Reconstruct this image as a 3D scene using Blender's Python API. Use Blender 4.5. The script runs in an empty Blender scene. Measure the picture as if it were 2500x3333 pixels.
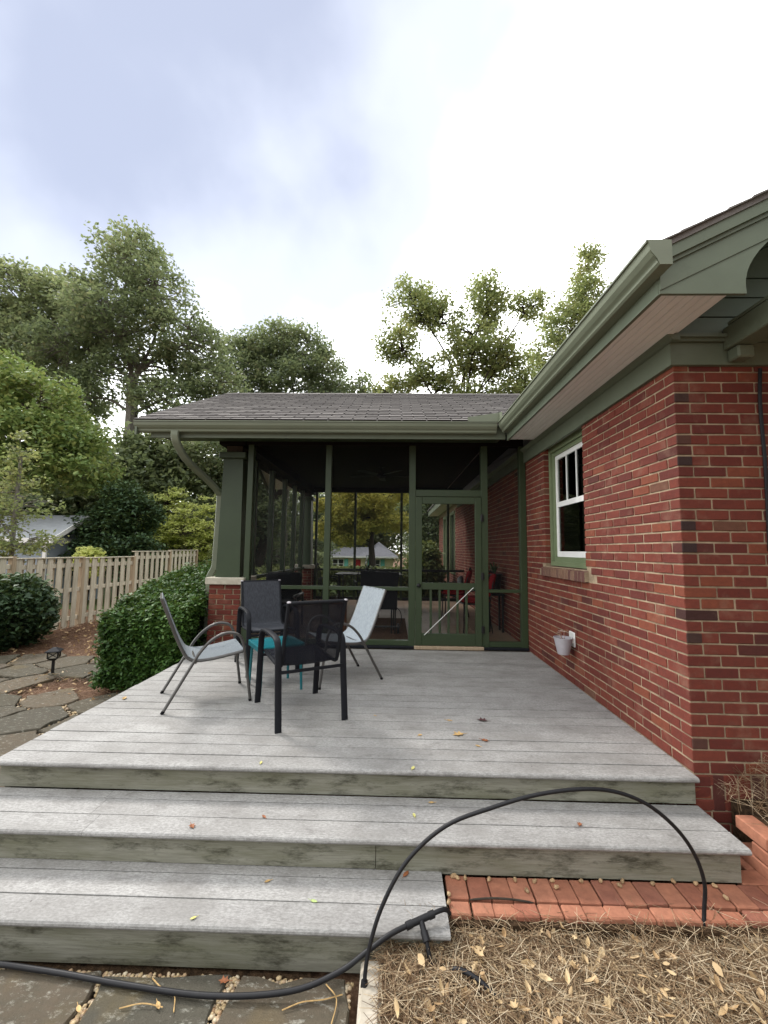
import bpy, bmesh, math, random
import numpy as np
from mathutils import Vector, Matrix, noise as mnoise
random.seed(7); RNG = np.random.default_rng(7)
S = bpy.context.scene
C = S.collection
# ------------------------------------------------------------------ camera
CAM = np.array([-1.7687, -2.6261, 1.2804]); FPX = 1366.6
PITCH, YAW, ROLL = 0.0899, 0.0239, 0.0121
cp, sp, cy_, sy_ = math.cos(PITCH), math.sin(PITCH), math.cos(YAW), math.sin(YAW)
FW = np.array([-sy_*cp, cy_*cp, sp]); RT = np.array([cy_, sy_, 0.0]); UP = np.cross(RT, FW)
c_, s_ = math.cos(ROLL), math.sin(ROLL)
RT, UP = c_*RT + s_*UP, -s_*RT + c_*UP
cd = bpy.data.cameras.new('camera'); cam = bpy.data.objects.new('camera', cd); C.objects.link(cam)
cd.sensor_fit = 'HORIZONTAL'; cd.sensor_width = 36.0; cd.lens = 36.0*FPX/2500.0
cd.clip_start = 0.05; cd.clip_end = 1500
m4 = Matrix.Identity(4)
for i in range(3):
    m4[i][0] = RT[i]; m4[i][1] = UP[i]; m4[i][2] = -FW[i]; m4[i][3] = CAM[i]
cam.matrix_world = m4
S.camera = cam
def proj(p):
    d = np.asarray(p) - CAM; z = d @ FW
    return 1250+FPX*(d @ RT)/z, 1666.5-FPX*(d @ UP)/z, z
# ------------------------------------------------------------------ world, sun, exposure
SUN_EL, SUN_AZ = math.radians(46), math.radians(-46)      # azimuth from +Y towards +X
sdir = Vector((math.sin(SUN_AZ)*math.cos(SUN_EL), math.cos(SUN_AZ)*math.cos(SUN_EL), math.sin(SUN_EL)))
W = bpy.data.worlds.new('World'); S.world = W; W.use_nodes = True
nt = W.node_tree; nt.nodes.clear(); N = nt.nodes; L = nt.links
out = N.new('ShaderNodeOutputWorld')
sky = N.new('ShaderNodeTexSky'); sky.sky_type = 'NISHITA'; sky.sun_disc = False
sky.sun_elevation = SUN_EL; sky.sun_rotation = SUN_AZ; sky.air_density = 1.0; sky.dust_density = 0.0
bg1 = N.new('ShaderNodeBackground'); bg1.inputs[1].default_value = 0.12; L.new(sky.outputs[0], bg1.inputs[0])
tc = N.new('ShaderNodeTexCoord')
nz = N.new('ShaderNodeTexNoise'); nz.inputs['Scale'].default_value = 3.0; nz.inputs['Detail'].default_value = 5.0; nz.inputs['Roughness'].default_value = 0.45
L.new(tc.outputs['Generated'], nz.inputs['Vector'])
gap = FW + RT*((350-1250)/FPX) - UP*((-330-1666.5)/FPX); gap /= np.linalg.norm(gap)      # thinner blue-grey cloud, up to the left
dt = N.new('ShaderNodeVectorMath'); dt.operation = 'DOT_PRODUCT'; L.new(tc.outputs['Generated'], dt.inputs[0]); dt.inputs[1].default_value = gap
ma = N.new('ShaderNodeMath'); ma.operation = 'MULTIPLY_ADD'; L.new(nz.outputs[0], ma.inputs[0]); ma.inputs[1].default_value = 0.30; L.new(dt.outputs['Value'], ma.inputs[2])
cr = N.new('ShaderNodeValToRGB'); cr.color_ramp.interpolation = 'EASE'
mr = N.new('ShaderNodeMapRange'); mr.inputs[1].default_value = 0.90; mr.inputs[2].default_value = 1.14; L.new(ma.outputs[0], mr.inputs[0]); L.new(mr.outputs[0], cr.inputs[0])
e = cr.color_ramp.elements; e[0].position = 0.0; e[0].color = (1.15, 1.16, 1.14, 1); e[1].position = 1.0; e[1].color = (0.185, 0.20, 0.25, 1)
for p, col in ((0.55, (0.30, 0.315, 0.36, 1)),):
    q = e.new(p); q.color = col
bg2 = N.new('ShaderNodeBackground'); bg2.inputs[1].default_value = 1.0; L.new(cr.outputs[0], bg2.inputs[0])
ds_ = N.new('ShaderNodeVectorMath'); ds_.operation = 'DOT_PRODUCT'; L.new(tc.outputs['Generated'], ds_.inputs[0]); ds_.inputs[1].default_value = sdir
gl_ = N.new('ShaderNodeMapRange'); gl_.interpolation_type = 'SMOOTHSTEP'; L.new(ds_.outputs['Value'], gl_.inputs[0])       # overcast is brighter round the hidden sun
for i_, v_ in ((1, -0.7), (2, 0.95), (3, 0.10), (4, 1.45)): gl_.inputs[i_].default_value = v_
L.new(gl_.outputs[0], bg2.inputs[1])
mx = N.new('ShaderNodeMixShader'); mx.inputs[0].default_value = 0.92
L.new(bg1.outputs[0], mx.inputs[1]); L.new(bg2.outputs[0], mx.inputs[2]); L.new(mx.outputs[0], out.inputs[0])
sl = bpy.data.lights.new('sun', 'SUN'); sl.energy = 1.5; sl.angle = math.radians(13); sl.color = (1, 0.96, 0.9)
so = bpy.data.objects.new('sun', sl); C.objects.link(so); so.rotation_euler = (-sdir).to_track_quat('-Z', 'Y').to_euler()
S.view_settings.view_transform = 'Standard'; S.view_settings.look = 'None'; S.view_settings.gamma = 1; S.view_settings.exposure = 1.22
S.view_settings.use_curve_mapping = False
# ------------------------------------------------------------------ materials
MATS = {}
def newmat(name):
    m = bpy.data.materials.new(name); m.use_nodes = True; m.node_tree.nodes.clear(); MATS[name] = m
    return m, m.node_tree.nodes, m.node_tree.links
def mth(N, L, op, a, b=None, c=None, clamp=False):
    n = N.new('ShaderNodeMath'); n.operation = op; n.use_clamp = clamp
    for i, v in enumerate((a, b, c)):
        if v is None: continue
        if isinstance(v, (int, float)): n.inputs[i].default_value = v
        else: L.new(v, n.inputs[i])
    return n.outputs[0]
def mixc(N, L, f, a, b, mode='MIX'):
    n = N.new('ShaderNodeMix'); n.data_type = 'RGBA'; n.blend_type = mode
    for i, v in ((0, f), (6, a), (7, b)):
        if isinstance(v, (int, float)): n.inputs[i].default_value = v
        elif isinstance(v, tuple): n.inputs[i].default_value = (*v[:3], 1)
        else: L.new(v, n.inputs[i])
    return n.outputs[2]
def noise_(N, L, scale, detail=4, rough=0.55, stretch=(1, 1, 1), off=(0, 0, 0)):
    g = N.new('ShaderNodeNewGeometry'); mp = N.new('ShaderNodeMapping')
    mp.inputs['Scale'].default_value = stretch; mp.inputs['Location'].default_value = off
    L.new(g.outputs['Position'], mp.inputs[0])
    n = N.new('ShaderNodeTexNoise'); n.inputs['Scale'].default_value = scale; n.inputs['Detail'].default_value = detail; n.inputs['Roughness'].default_value = rough
    L.new(mp.outputs[0], n.inputs['Vector']); return n.outputs[0]
def ramp(N, L, f, stops):
    r = N.new('ShaderNodeValToRGB'); L.new(f, r.inputs[0]); e = r.color_ramp.elements
    while len(e) < len(stops): e.new(0.5)
    for k, (p, c) in enumerate(stops):
        e[k].position = p; e[k].color = (*c, 1) if len(c) == 3 else c
    return r.outputs[0]
def rnd(N, L):
    g = N.new('ShaderNodeNewGeometry'); o = N.new('ShaderNodeObjectInfo')
    return mth(N, L, 'FRACT', mth(N, L, 'ADD', g.outputs['Random Per Island'], o.outputs['Random']))
def surf(m, N, L, col, rough=0.7, spec=0.3, metal=0.0, bump=None, bstr=0.3, bdist=0.01, coat=0):
    o = N.new('ShaderNodeOutputMaterial'); b = N.new('ShaderNodeBsdfPrincipled')
    if isinstance(col, tuple): b.inputs['Base Color'].default_value = (*col, 1)
    else: L.new(col, b.inputs['Base Color'])
    if isinstance(rough, (int, float)): b.inputs['Roughness'].default_value = rough
    else: L.new(rough, b.inputs['Roughness'])
    b.inputs['Specular IOR Level'].default_value = spec; b.inputs['Metallic'].default_value = metal
    if bump is not None:
        bn = N.new('ShaderNodeBump'); bn.inputs['Strength'].default_value = bstr; bn.inputs['Distance'].default_value = bdist
        L.new(bump, bn.inputs['Height']); L.new(bn.outputs[0], b.inputs['Normal'])
    L.new(b.outputs[0], o.inputs[0]); return b
def simple(name, c1, c2=None, scale=8, rough=0.6, spec=0.3, metal=0, bstr=0.15, stretch=(1, 1, 1), var=0.0, bdist=0.004, dirt=None):
    m, N, L = newmat(name)
    c2 = c2 or tuple(x*0.75 for x in c1)
    n = noise_(N, L, scale, 5, 0.6, stretch)
    col = ramp(N, L, n, [(0.3, c2), (0.68, c1)])
    if dirt:
        d = noise_(N, L, dirt[1], 5, 0.65, stretch, (3.1, 1.7, 0.4))
        col = mixc(N, L, mth(N, L, 'MULTIPLY', ramp(N, L, d, [(dirt[2], (0, 0, 0)), (dirt[2]+0.17, (1, 1, 1))]), dirt[3]), col, dirt[0])
    if var:
        v = mth(N, L, 'MULTIPLY_ADD', rnd(N, L), var*2, 1-var)
        mm = N.new('ShaderNodeVectorMath'); mm.operation = 'SCALE'; L.new(col, mm.inputs[0]); L.new(v, mm.inputs['Scale']); col = mm.outputs[0]
    surf(m, N, L, col, rough, spec, metal, n, bstr, bdist); return m
# brick
def brickmat(name, stops, stain=0.4):
    m, N, L = newmat(name)
    r = rnd(N, L); col = ramp(N, L, r, stops); col.node.color_ramp.interpolation = 'CONSTANT'
    n = noise_(N, L, 26, 5, 0.65); n2 = noise_(N, L, 5, 4, 0.6, off=(2, 5, 1))
    col = mixc(N, L, ramp(N, L, n, [(0.35, (0, 0, 0)), (0.75, (1, 1, 1))]), mixc(N, L, 0.35, col, (0.05, 0.022, 0.018)), col)
    col = mixc(N, L, mth(N, L, 'MULTIPLY', ramp(N, L, n2, [(0.55, (0, 0, 0)), (0.8, (1, 1, 1))]), stain), col, (0.30, 0.20, 0.14))
    fine = noise_(N, L, 140, 3, 0.7)
    surf(m, N, L, col, 0.86, 0.25, 0, mth(N, L, 'ADD', n, mth(N, L, 'MULTIPLY', fine, 0.6)), 0.5, 0.006); return m
BR = [(0.0, (0.152, 0.0331, 0.0223)), (0.17, (0.172, 0.0396, 0.0259)), (0.34, (0.136, 0.0288, 0.0202)), (0.50, (0.184, 0.0439, 0.0274)), (0.64, (0.156, 0.0367, 0.0245)), (0.80, (0.120, 0.0266, 0.0202)), (0.88, (0.208, 0.0576, 0.0310)), (0.955, (0.092, 0.0259, 0.0209)), (0.982, (0.144, 0.0634, 0.0396)), (0.994, (0.048, 0.0202, 0.0180))]
brickmat('red_brick', BR)
brickmat('dark_header_brick', [(0.0, (0.035, 0.022, 0.022)), (0.5, (0.05, 0.028, 0.024)), (0.8, (0.09, 0.04, 0.03))], 0.1)
brickmat('sill_brick', [(0.0, (0.16, 0.09, 0.065)), (0.4, (0.21, 0.12, 0.08)), (0.7, (0.13, 0.06, 0.05))], 0.2)
brickmat('path_brick', [(0.0, (0.38, 0.155, 0.093)), (0.35, (0.42, 0.178, 0.108)), (0.7, (0.34, 0.132, 0.082)), (0.9, (0.31, 0.125, 0.082))], 0.15)
simple('mortar', (0.40, 0.315, 0.215), (0.19, 0.142, 0.095), 9, 0.95, 0.1, bstr=0.6)
simple('limestone', (0.50, 0.46, 0.38), (0.36, 0.33, 0.26), 14, 0.9, 0.2, bstr=0.3)
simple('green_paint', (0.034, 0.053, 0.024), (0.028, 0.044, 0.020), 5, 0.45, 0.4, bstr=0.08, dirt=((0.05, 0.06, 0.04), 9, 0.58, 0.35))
simple('green_gutter', (0.165, 0.185, 0.130), (0.138, 0.157, 0.108), 3, 0.38, 0.45, bstr=0.05, stretch=(0.4, 0.4, 3), dirt=((0.07, 0.08, 0.055), 6, 0.58, 0.4))
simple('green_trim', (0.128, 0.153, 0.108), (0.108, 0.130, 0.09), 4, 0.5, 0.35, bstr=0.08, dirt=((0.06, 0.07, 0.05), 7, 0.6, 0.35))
simple('window_green', (0.165, 0.205, 0.115), (0.14, 0.175, 0.095), 6, 0.45, 0.4, bstr=0.06)
simple('white_paint', (0.80, 0.80, 0.78), (0.72, 0.72, 0.70), 9, 0.4, 0.4, bstr=0.05)
simple('soffit_paint', (0.78, 0.775, 0.73), (0.70, 0.69, 0.65), 5, 0.6, 0.2, bstr=0.1, stretch=(6, 0.6, 6), dirt=((0.22, 0.18, 0.16), 12, 0.6, 0.35))
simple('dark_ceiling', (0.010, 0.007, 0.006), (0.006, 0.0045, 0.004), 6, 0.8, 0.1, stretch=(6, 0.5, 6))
simple('porch_floor', (0.27, 0.19, 0.13), (0.2, 0.14, 0.095), 6, 0.5, 0.4, bstr=0.1, var=0.12)
simple('rug', (0.10, 0.06, 0.04), (0.06, 0.035, 0.025), 60, 0.95, 0.05, stretch=(1, 0.1, 1))
simple('black_iron', (0.016, 0.016, 0.017), (0.010, 0.010, 0.011), 20, 0.4, 0.5, 0.3)
simple('black_fabric', (0.010, 0.010, 0.012), (0.007, 0.007, 0.008), 60, 0.9, 0.1, bstr=0.3)
simple('red_cushion', (0.22, 0.015, 0.018), (0.15, 0.010, 0.012), 30, 0.85, 0.1, bstr=0.3)
simple('grey_cushion', (0.25, 0.27, 0.26), (0.17, 0.18, 0.18), 30, 0.9, 0.1)
simple('brown_wood', (0.13, 0.055, 0.025), (0.085, 0.034, 0.016), 10, 0.5, 0.3, stretch=(4, 4, 0.5))
simple('chair_frame', (0.13, 0.125, 0.12), (0.10, 0.097, 0.093), 14, 0.32, 0.5, 0.6, var=0.0)
simple('dark_frame', (0.014, 0.015, 0.019), (0.010, 0.011, 0.014), 18, 0.6, 0.15)
simple('teal_metal', (0.008, 0.17, 0.20), (0.005, 0.13, 0.155), 9, 0.35, 0.5, bstr=0.05)
simple('planter_grey', (0.42, 0.40, 0.43), (0.36, 0.34, 0.37), 14, 0.45, 0.4)
simple('black_pipe', (0.009, 0.009, 0.011), (0.013, 0.013, 0.015), 30, 0.5, 0.28, bstr=0.1)
simple('fence_wood', (0.62, 0.56, 0.45), (0.42, 0.37, 0.285), 7, 0.85, 0.15, bstr=0.4, stretch=(5, 5, 0.5), var=0.16, dirt=((0.16, 0.12, 0.085), 9, 0.62, 0.6))
simple('post_wood', (0.46, 0.36, 0.25), (0.31, 0.23, 0.155), 7, 0.85, 0.15, bstr=0.4, stretch=(5, 5, 0.5), var=0.1)
simple('shed_wall', (0.27, 0.31, 0.36), (0.23, 0.27, 0.31), 4, 0.7, 0.2)
simple('shed_roof', (0.34, 0.36, 0.38), (0.24, 0.25, 0.27), 20, 0.9, 0.1, stretch=(0.3, 3, 3))
simple('cream_wall', (0.66, 0.60, 0.38), (0.6, 0.54, 0.34), 3, 0.8, 0.1)
simple('teal_shutter', (0.16, 0.48, 0.42), (0.13, 0.42, 0.37), 4, 0.6, 0.2)
simple('red_door', (0.30, 0.012, 0.015), (0.25, 0.010, 0.012), 4, 0.5, 0.3)
simple('far_roof', (0.20, 0.20, 0.22), (0.14, 0.14, 0.155), 4, 0.9, 0.1)
simple('bark', (0.17, 0.145, 0.115), (0.075, 0.062, 0.048), 9, 0.95, 0.1, bstr=0.7, stretch=(3, 3, 0.6), bdist=0.02)
simple('pale_bark', (0.24, 0.225, 0.20), (0.12, 0.11, 0.095), 9, 0.95, 0.1, bstr=0.6, stretch=(3, 3, 0.6), bdist=0.02)
simple('dark_bark', (0.06, 0.05, 0.04), (0.03, 0.025, 0.02), 9, 0.95, 0.1, bstr=0.6, stretch=(3, 3, 0.6))
simple('soil', (0.23, 0.135, 0.085), (0.10, 0.06, 0.038), 22, 0.95, 0.1, bstr=0.9, bdist=0.02, dirt=((0.34, 0.22, 0.14), 60, 0.5, 0.6))
simple('bed_soil', (0.075, 0.046, 0.026), (0.02, 0.013, 0.008), 40, 0.95, 0.1, bstr=0.9, bdist=0.02)
simple('lawn', (0.085, 0.12, 0.04), (0.05, 0.075, 0.024), 3, 0.95, 0.1, bstr=0.6, dirt=((0.14, 0.11, 0.06), 1.5, 0.58, 0.5))
simple('edging_stone', (0.52, 0.47, 0.39), (0.33, 0.29, 0.23), 16, 0.9, 0.15, bstr=0.5)
simple('acorn_brown', (0.42, 0.30, 0.17), (0.28, 0.17, 0.09), 40, 0.5, 0.3, var=0.25)
simple('room_dark', (0.055, 0.05, 0.045), (0.04, 0.036, 0.032), 2, 0.9, 0.1)
simple('curtain', (0.30, 0.27, 0.23), (0.22, 0.2, 0.17), 6, 0.9, 0.1, stretch=(8, 8, 0.4))
def stoneish(name):
    m, N, L = newmat(name)
    r = rnd(N, L); base = ramp(N, L, r, [(0.0, (0.092, 0.080, 0.058)), (0.3, (0.128, 0.10, 0.072)), (0.55, (0.092, 0.084, 0.067)), (0.8, (0.15, 0.115, 0.08)), (1.0, (0.085, 0.079, 0.058))])
    a = noise_(N, L, 9, 8, 0.72, (1, 2.4, 1)); b = noise_(N, L, 17, 8, 0.78, (1, 1.8, 1), (4, 2, 0)); f = noise_(N, L, 70, 4, 0.7)
    col = mixc(N, L, ramp(N, L, a, [(0.32, (0.5, 0.5, 0.5)), (0.7, (0, 0, 0))]), base, (0.055, 0.056, 0.04))
    col = mixc(N, L, mth(N, L, 'MULTIPLY', ramp(N, L, b, [(0.55, (0, 0, 0)), (0.66, (1, 1, 1))]), 0.75), col, (0.36, 0.35, 0.30))
    y = noise_(N, L, 3.1, 3, 0.5, off=(7, 3, 1)); col = mixc(N, L, mth(N, L, 'MULTIPLY', ramp(N, L, y, [(0.62, (0, 0, 0)), (0.76, (1, 1, 1))]), 0.3), col, (0.20, 0.14, 0.05))
    surf(m, N, L, col, ramp(N, L, a, [(0.3, (0.65, 0.65, 0.65)), (0.7, (0.92, 0.92, 0.92))]), 0.15, 0, mth(N, L, 'ADD', a, mth(N, L, 'MULTIPLY', f, 0.35)), 0.9, 0.02)
stoneish('flagstone')
def pebblemat():
    m, N, L = newmat('pebble'); r = rnd(N, L)
    col = ramp(N, L, r, [(0.0, (0.40, 0.29, 0.155)), (0.3, (0.48, 0.37, 0.22)), (0.55, (0.29, 0.175, 0.095)), (0.75, (0.56, 0.48, 0.34)), (1.0, (0.26, 0.18, 0.12))])
    surf(m, N, L, col, 0.6, 0.3)
pebblemat()
def deckmat():
    m, N, L = newmat('deck_board')
    a = noise_(N, L, 2.6, 6, 0.62, (1, 1.6, 1)); g = noise_(N, L, 30, 5, 0.7, (0.5, 4, 4)); f = noise_(N, L, 95, 4, 0.75, (0.55, 1.2, 1)); s = noise_(N, L, 7, 8, 0.8, (1, 1.5, 1), (5, 8, 0))
    col = ramp(N, L, g, [(0.30, (0.29, 0.283, 0.272)), (0.70, (0.40, 0.392, 0.378))])
    col = mixc(N, L, mth(N, L, 'MULTIPLY', ramp(N, L, f, [(0.40, (1, 1, 1)), (0.58, (0, 0, 0))]), 0.60), col, (0.16, 0.152, 0.146))
    col = mixc(N, L, mth(N, L, 'MULTIPLY', ramp(N, L, a, [(0.42, (0, 0, 0)), (0.62, (1, 1, 1))]), 0.52), col, (0.175, 0.166, 0.155))
    col = mixc(N, L, mth(N, L, 'MULTIPLY', ramp(N, L, s, [(0.52, (0, 0, 0)), (0.68, (1, 1, 1))]), 0.58), col, (0.115, 0.106, 0.10))
    v = N.new('ShaderNodeTexVoronoi'); gg = N.new('ShaderNodeNewGeometry'); L.new(gg.outputs['Position'], v.inputs['Vector']); v.inputs['Scale'].default_value = 6.5
    dots = ramp(N, L, v.outputs['Distance'], [(0.018, (1, 1, 1)), (0.035, (0, 0, 0))])
    col = mixc(N, L, mth(N, L, 'MULTIPLY', dots, 0.8), col, (0.05, 0.04, 0.035))
    vv = mth(N, L, 'MULTIPLY_ADD', rnd(N, L), 0.16, 0.92); sc = N.new('ShaderNodeVectorMath'); sc.operation = 'SCALE'; L.new(col, sc.inputs[0]); L.new(vv, sc.inputs['Scale'])
    surf(m, N, L, sc.outputs[0], 0.62, 0.35, 0, mth(N, L, 'ADD', g, f), 0.35, 0.004)
    # riser boards: painted, mildewed
    m, N, L = newmat('riser_board')
    a = noise_(N, L, 2.2, 6, 0.65, (0.7, 1, 4)); g = noise_(N, L, 22, 5, 0.7, (0.25, 1, 5)); s = noise_(N, L, 6, 7, 0.75, (0.7, 1, 2.5), (1, 4, 9))
    col = ramp(N, L, g, [(0.3, (0.175, 0.168, 0.132)), (0.7, (0.285, 0.278, 0.228))])
    col = mixc(N, L, mth(N, L, 'MULTIPLY', ramp(N, L, a, [(0.40, (0, 0, 0)), (0.66, (1, 1, 1))]), 0.6), col, (0.105, 0.105, 0.055))
    col = mixc(N, L, mth(N, L, 'MULTIPLY', ramp(N, L, s, [(0.50, (0, 0, 0)), (0.66, (1, 1, 1))]), 0.85), col, (0.035, 0.033, 0.02))
    surf(m, N, L, col, 0.7, 0.25, 0, g, 0.4, 0.004)
deckmat()
def shinglemat():
    m, N, L = newmat('shingle'); r = rnd(N, L)
    col = ramp(N, L, r, [(0.0, (0.125, 0.114, 0.108)), (0.5, (0.185, 0.170, 0.162)), (1.0, (0.245, 0.226, 0.213))])
    f = noise_(N, L, 190, 2, 0.7); a = noise_(N, L, 2.2, 5, 0.65)
    col = mixc(N, L, mth(N, L, 'MULTIPLY', ramp(N, L, f, [(0.4, (1, 1, 1)), (0.6, (0, 0, 0))]), 0.4), col, (0.07, 0.062, 0.06))
    col = mixc(N, L, mth(N, L, 'MULTIPLY', ramp(N, L, a, [(0.5, (0, 0, 0)), (0.75, (1, 1, 1))]), 0.3), col, (0.26, 0.24, 0.225))
    surf(m, N, L, col, 0.95, 0.15, 0, f, 0.5, 0.004)
shinglemat()
simple('shingle_edge', (0.030, 0.027, 0.026), (0.02, 0.018, 0.018), 30, 0.95, 0.1)  # black asphalt cut edge; dark tone also paints in the tab shadow lines
def edged(me):
    me.materials.append(MATS['shingle_edge'])
    for i_, p_ in enumerate(me.polygons): p_.material_index = 0 if i_ % 6 == 1 else 1
    return me
def leafmat(name, stops, trans=0.58, rough=0.5, spec=0.3, tb=(0.3, (0.34, 0.38, 0.09)), w=(0.55, 0.9)):
    m, N, L = newmat(name); g = N.new('ShaderNodeNewGeometry')
    n = noise_(N, L, 0.45, 3, 0.5)
    f = mth(N, L, 'MULTIPLY_ADD', g.outputs['Random Per Island'], w[0], mth(N, L, 'MULTIPLY_ADD', n, w[1], .5-(w[0]+w[1])/2))
    col = ramp(N, L, f, stops)
    o = N.new('ShaderNodeOutputMaterial'); b = N.new('ShaderNodeBsdfPrincipled'); t = N.new('ShaderNodeBsdfTranslucent'); x = N.new('ShaderNodeMixShader')
    L.new(col, b.inputs['Base Color']); b.inputs['Roughness'].default_value = rough; b.inputs['Specular IOR Level'].default_value = spec
    tcol = mixc(N, L, tb[0], col, tb[1]); L.new(tcol, t.inputs[0]); x.inputs[0].default_value = trans
    L.new(b.outputs[0], x.inputs[1]); L.new(t.outputs[0], x.inputs[2]); L.new(x.outputs[0], o.inputs[0])
leafmat('oak_leaf', [(0.0, (0.107, 0.150, 0.096)), (0.4, (0.160, 0.207, 0.124)), (0.75, (0.226, 0.257, 0.156)), (1.0, (0.333, 0.281, 0.170))])
leafmat('pale_oak_leaf', [(0.0, (0.137, 0.176, 0.106)), (0.5, (0.208, 0.255, 0.143)), (1.0, (0.320, 0.320, 0.182))])
leafmat('gold_leaf', [(0.0, (0.134, 0.186, 0.077)), (0.45, (0.219, 0.261, 0.112)), (0.8, (0.297, 0.297, 0.128)), (1.0, (0.373, 0.288, 0.142))])
leafmat('maple_leaf', [(0.0, (0.148, 0.200, 0.046)), (0.45, (0.313, 0.330, 0.076)), (0.8, (0.504, 0.444, 0.113)), (1.0, (0.626, 0.418, 0.113))], 0.6, tb=(0.6, (0.62, 0.56, 0.15)))
leafmat('bright_leaf', [(0.0, (0.097, 0.173, 0.057)), (0.5, (0.191, 0.274, 0.085)), (1.0, (0.389, 0.393, 0.129))], 0.35)
leafmat('lime_leaf', [(0.0, (0.186, 0.257, 0.057)), (0.45, (0.372, 0.429, 0.108)), (0.8, (0.601, 0.601, 0.186)), (1.0, (0.715, 0.658, 0.286))], 0.5, tb=(0.7, (0.72, 0.76, 0.30)))
leafmat('holly_leaf', [(0.0, (0.018, 0.041, 0.020)), (0.5, (0.039, 0.076, 0.032)), (0.85, (0.086, 0.144, 0.050)), (1.0, (0.149, 0.207, 0.062))], 0.12, 0.55, 0.3)
leafmat('hedge_leaf', [(0.0, (0.021, 0.052, 0.012)), (0.45, (0.041, 0.098, 0.020)), (0.8, (0.086, 0.172, 0.032)), (1.0, (0.138, 0.230, 0.050))], 0.2, 0.55, 0.3)
leafmat('shrub_leaf', [(0.0, (0.075, 0.120, 0.036)), (0.5, (0.149, 0.187, 0.056)), (1.0, (0.284, 0.269, 0.097))], 0.25)
leafmat('straw', [(0.0, (0.06, 0.032, 0.016)), (0.25, (0.18, 0.108, 0.057)), (0.5, (0.32, 0.215, 0.122)), (0.78, (0.48, 0.36, 0.22)), (1.0, (0.72, 0.60, 0.42))], 0.04, 0.5, 0.3, (0.0, (0.3, 0.2, 0.1)), (1.0, 0.6))
leafmat('red_straw', [(0.0, (0.12, 0.065, 0.042)), (0.35, (0.26, 0.155, 0.10)), (0.7, (0.40, 0.26, 0.175)), (1.0, (0.58, 0.42, 0.30))], 0.05, 0.6, 0.25, (0.0, (0.3, 0.2, 0.1)))
leafmat('dry_leaf', [(0.0, (0.26, 0.15, 0.075)), (0.4, (0.46, 0.31, 0.16)), (0.75, (0.62, 0.47, 0.27)), (1.0, (0.74, 0.61, 0.40))], 0.2, 0.55, 0.3, (0.0, (0.3, 0.2, 0.1)))
for nm, c in (('brown_leaf', (0.30, 0.11, 0.045)), ('tan_leaf', (0.58, 0.38, 0.16)), ('yellow_leaf', (0.66, 0.62, 0.22)), ('plum_leaf', (0.09, 0.04, 0.04)), ('green_leaf', (0.42, 0.52, 0.2)), ('pale_petal', (0.72, 0.55, 0.48))):
    simple(nm, c, tuple(x*0.55 for x in c), 60, 0.6, 0.3)
def seethrough(name, col, alpha, weave=0, rough=0.8):
    m, N, L = newmat(name); o = N.new('ShaderNodeOutputMaterial'); t = N.new('ShaderNodeBsdfTransparent'); b = N.new('ShaderNodeBsdfPrincipled'); x = N.new('ShaderNodeMixShader')
    b.inputs['Base Color'].default_value = (*col, 1); b.inputs['Roughness'].default_value = rough; b.inputs['Specular IOR Level'].default_value = 0.15
    x.inputs[0].default_value = alpha
    L.new(t.outputs[0], x.inputs[1]); L.new(b.outputs[0], x.inputs[2]); L.new(x.outputs[0], o.inputs[0])
seethrough('insect_screen', (0.02, 0.021, 0.022), 0.10)
seethrough('side_screen', (0.03, 0.031, 0.032), 0.30)
seethrough('mesh_sling', (0.014, 0.015, 0.022), 0.66)
def fabricmat(name, c1, c2):
    m, N, L = newmat(name); a = noise_(N, L, 5, 5, 0.65); s = noise_(N, L, 90, 3, 0.6, (1, 1, 0.12)); st = noise_(N, L, 16, 5, 0.7, (1, 1, 0.35), (2, 2, 2))
    col = ramp(N, L, s, [(0.35, c2), (0.65, c1)])
    col = mixc(N, L, mth(N, L, 'MULTIPLY', ramp(N, L, st, [(0.55, (0, 0, 0)), (0.75, (1, 1, 1))]), 0.4), col, tuple(x*0.55 for x in c2))
    surf(m, N, L, col, 0.8, 0.2, 0, s, 0.4, 0.002)
fabricmat('pale_sling', (0.36, 0.395, 0.42), (0.27, 0.30, 0.325))
fabricmat('grey_sling', (0.24, 0.265, 0.285), (0.17, 0.19, 0.205))
fabricmat('charcoal_sling', (0.055, 0.059, 0.07), (0.036, 0.039, 0.047))
def glassmat(name, tint, refl=0.06, dark=0.0):
    m, N, L = newmat(name); o = N.new('ShaderNodeOutputMaterial'); t = N.new('ShaderNodeBsdfTransparent'); g = N.new('ShaderNodeBsdfGlossy'); x = N.new('ShaderNodeMixShader'); f = N.new('ShaderNodeFresnel')
    t.inputs[0].default_value = (*tint, 1); g.inputs['Roughness'].default_value = 0.02; f.inputs[0].default_value = 1.5
    L.new(f.outputs[0], x.inputs[0]); L.new(t.outputs[0], x.inputs[1]); L.new(g.outputs[0], x.inputs[2]); L.new(x.outputs[0], o.inputs[0])
glassmat('window_glass', (0.75, 0.78, 0.76))
glassmat('clear_glass', (0.9, 0.92, 0.9))
simple('dark_window', (0.02, 0.022, 0.024), (0.015, 0.016, 0.018), 3, 0.08, 0.6)
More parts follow.
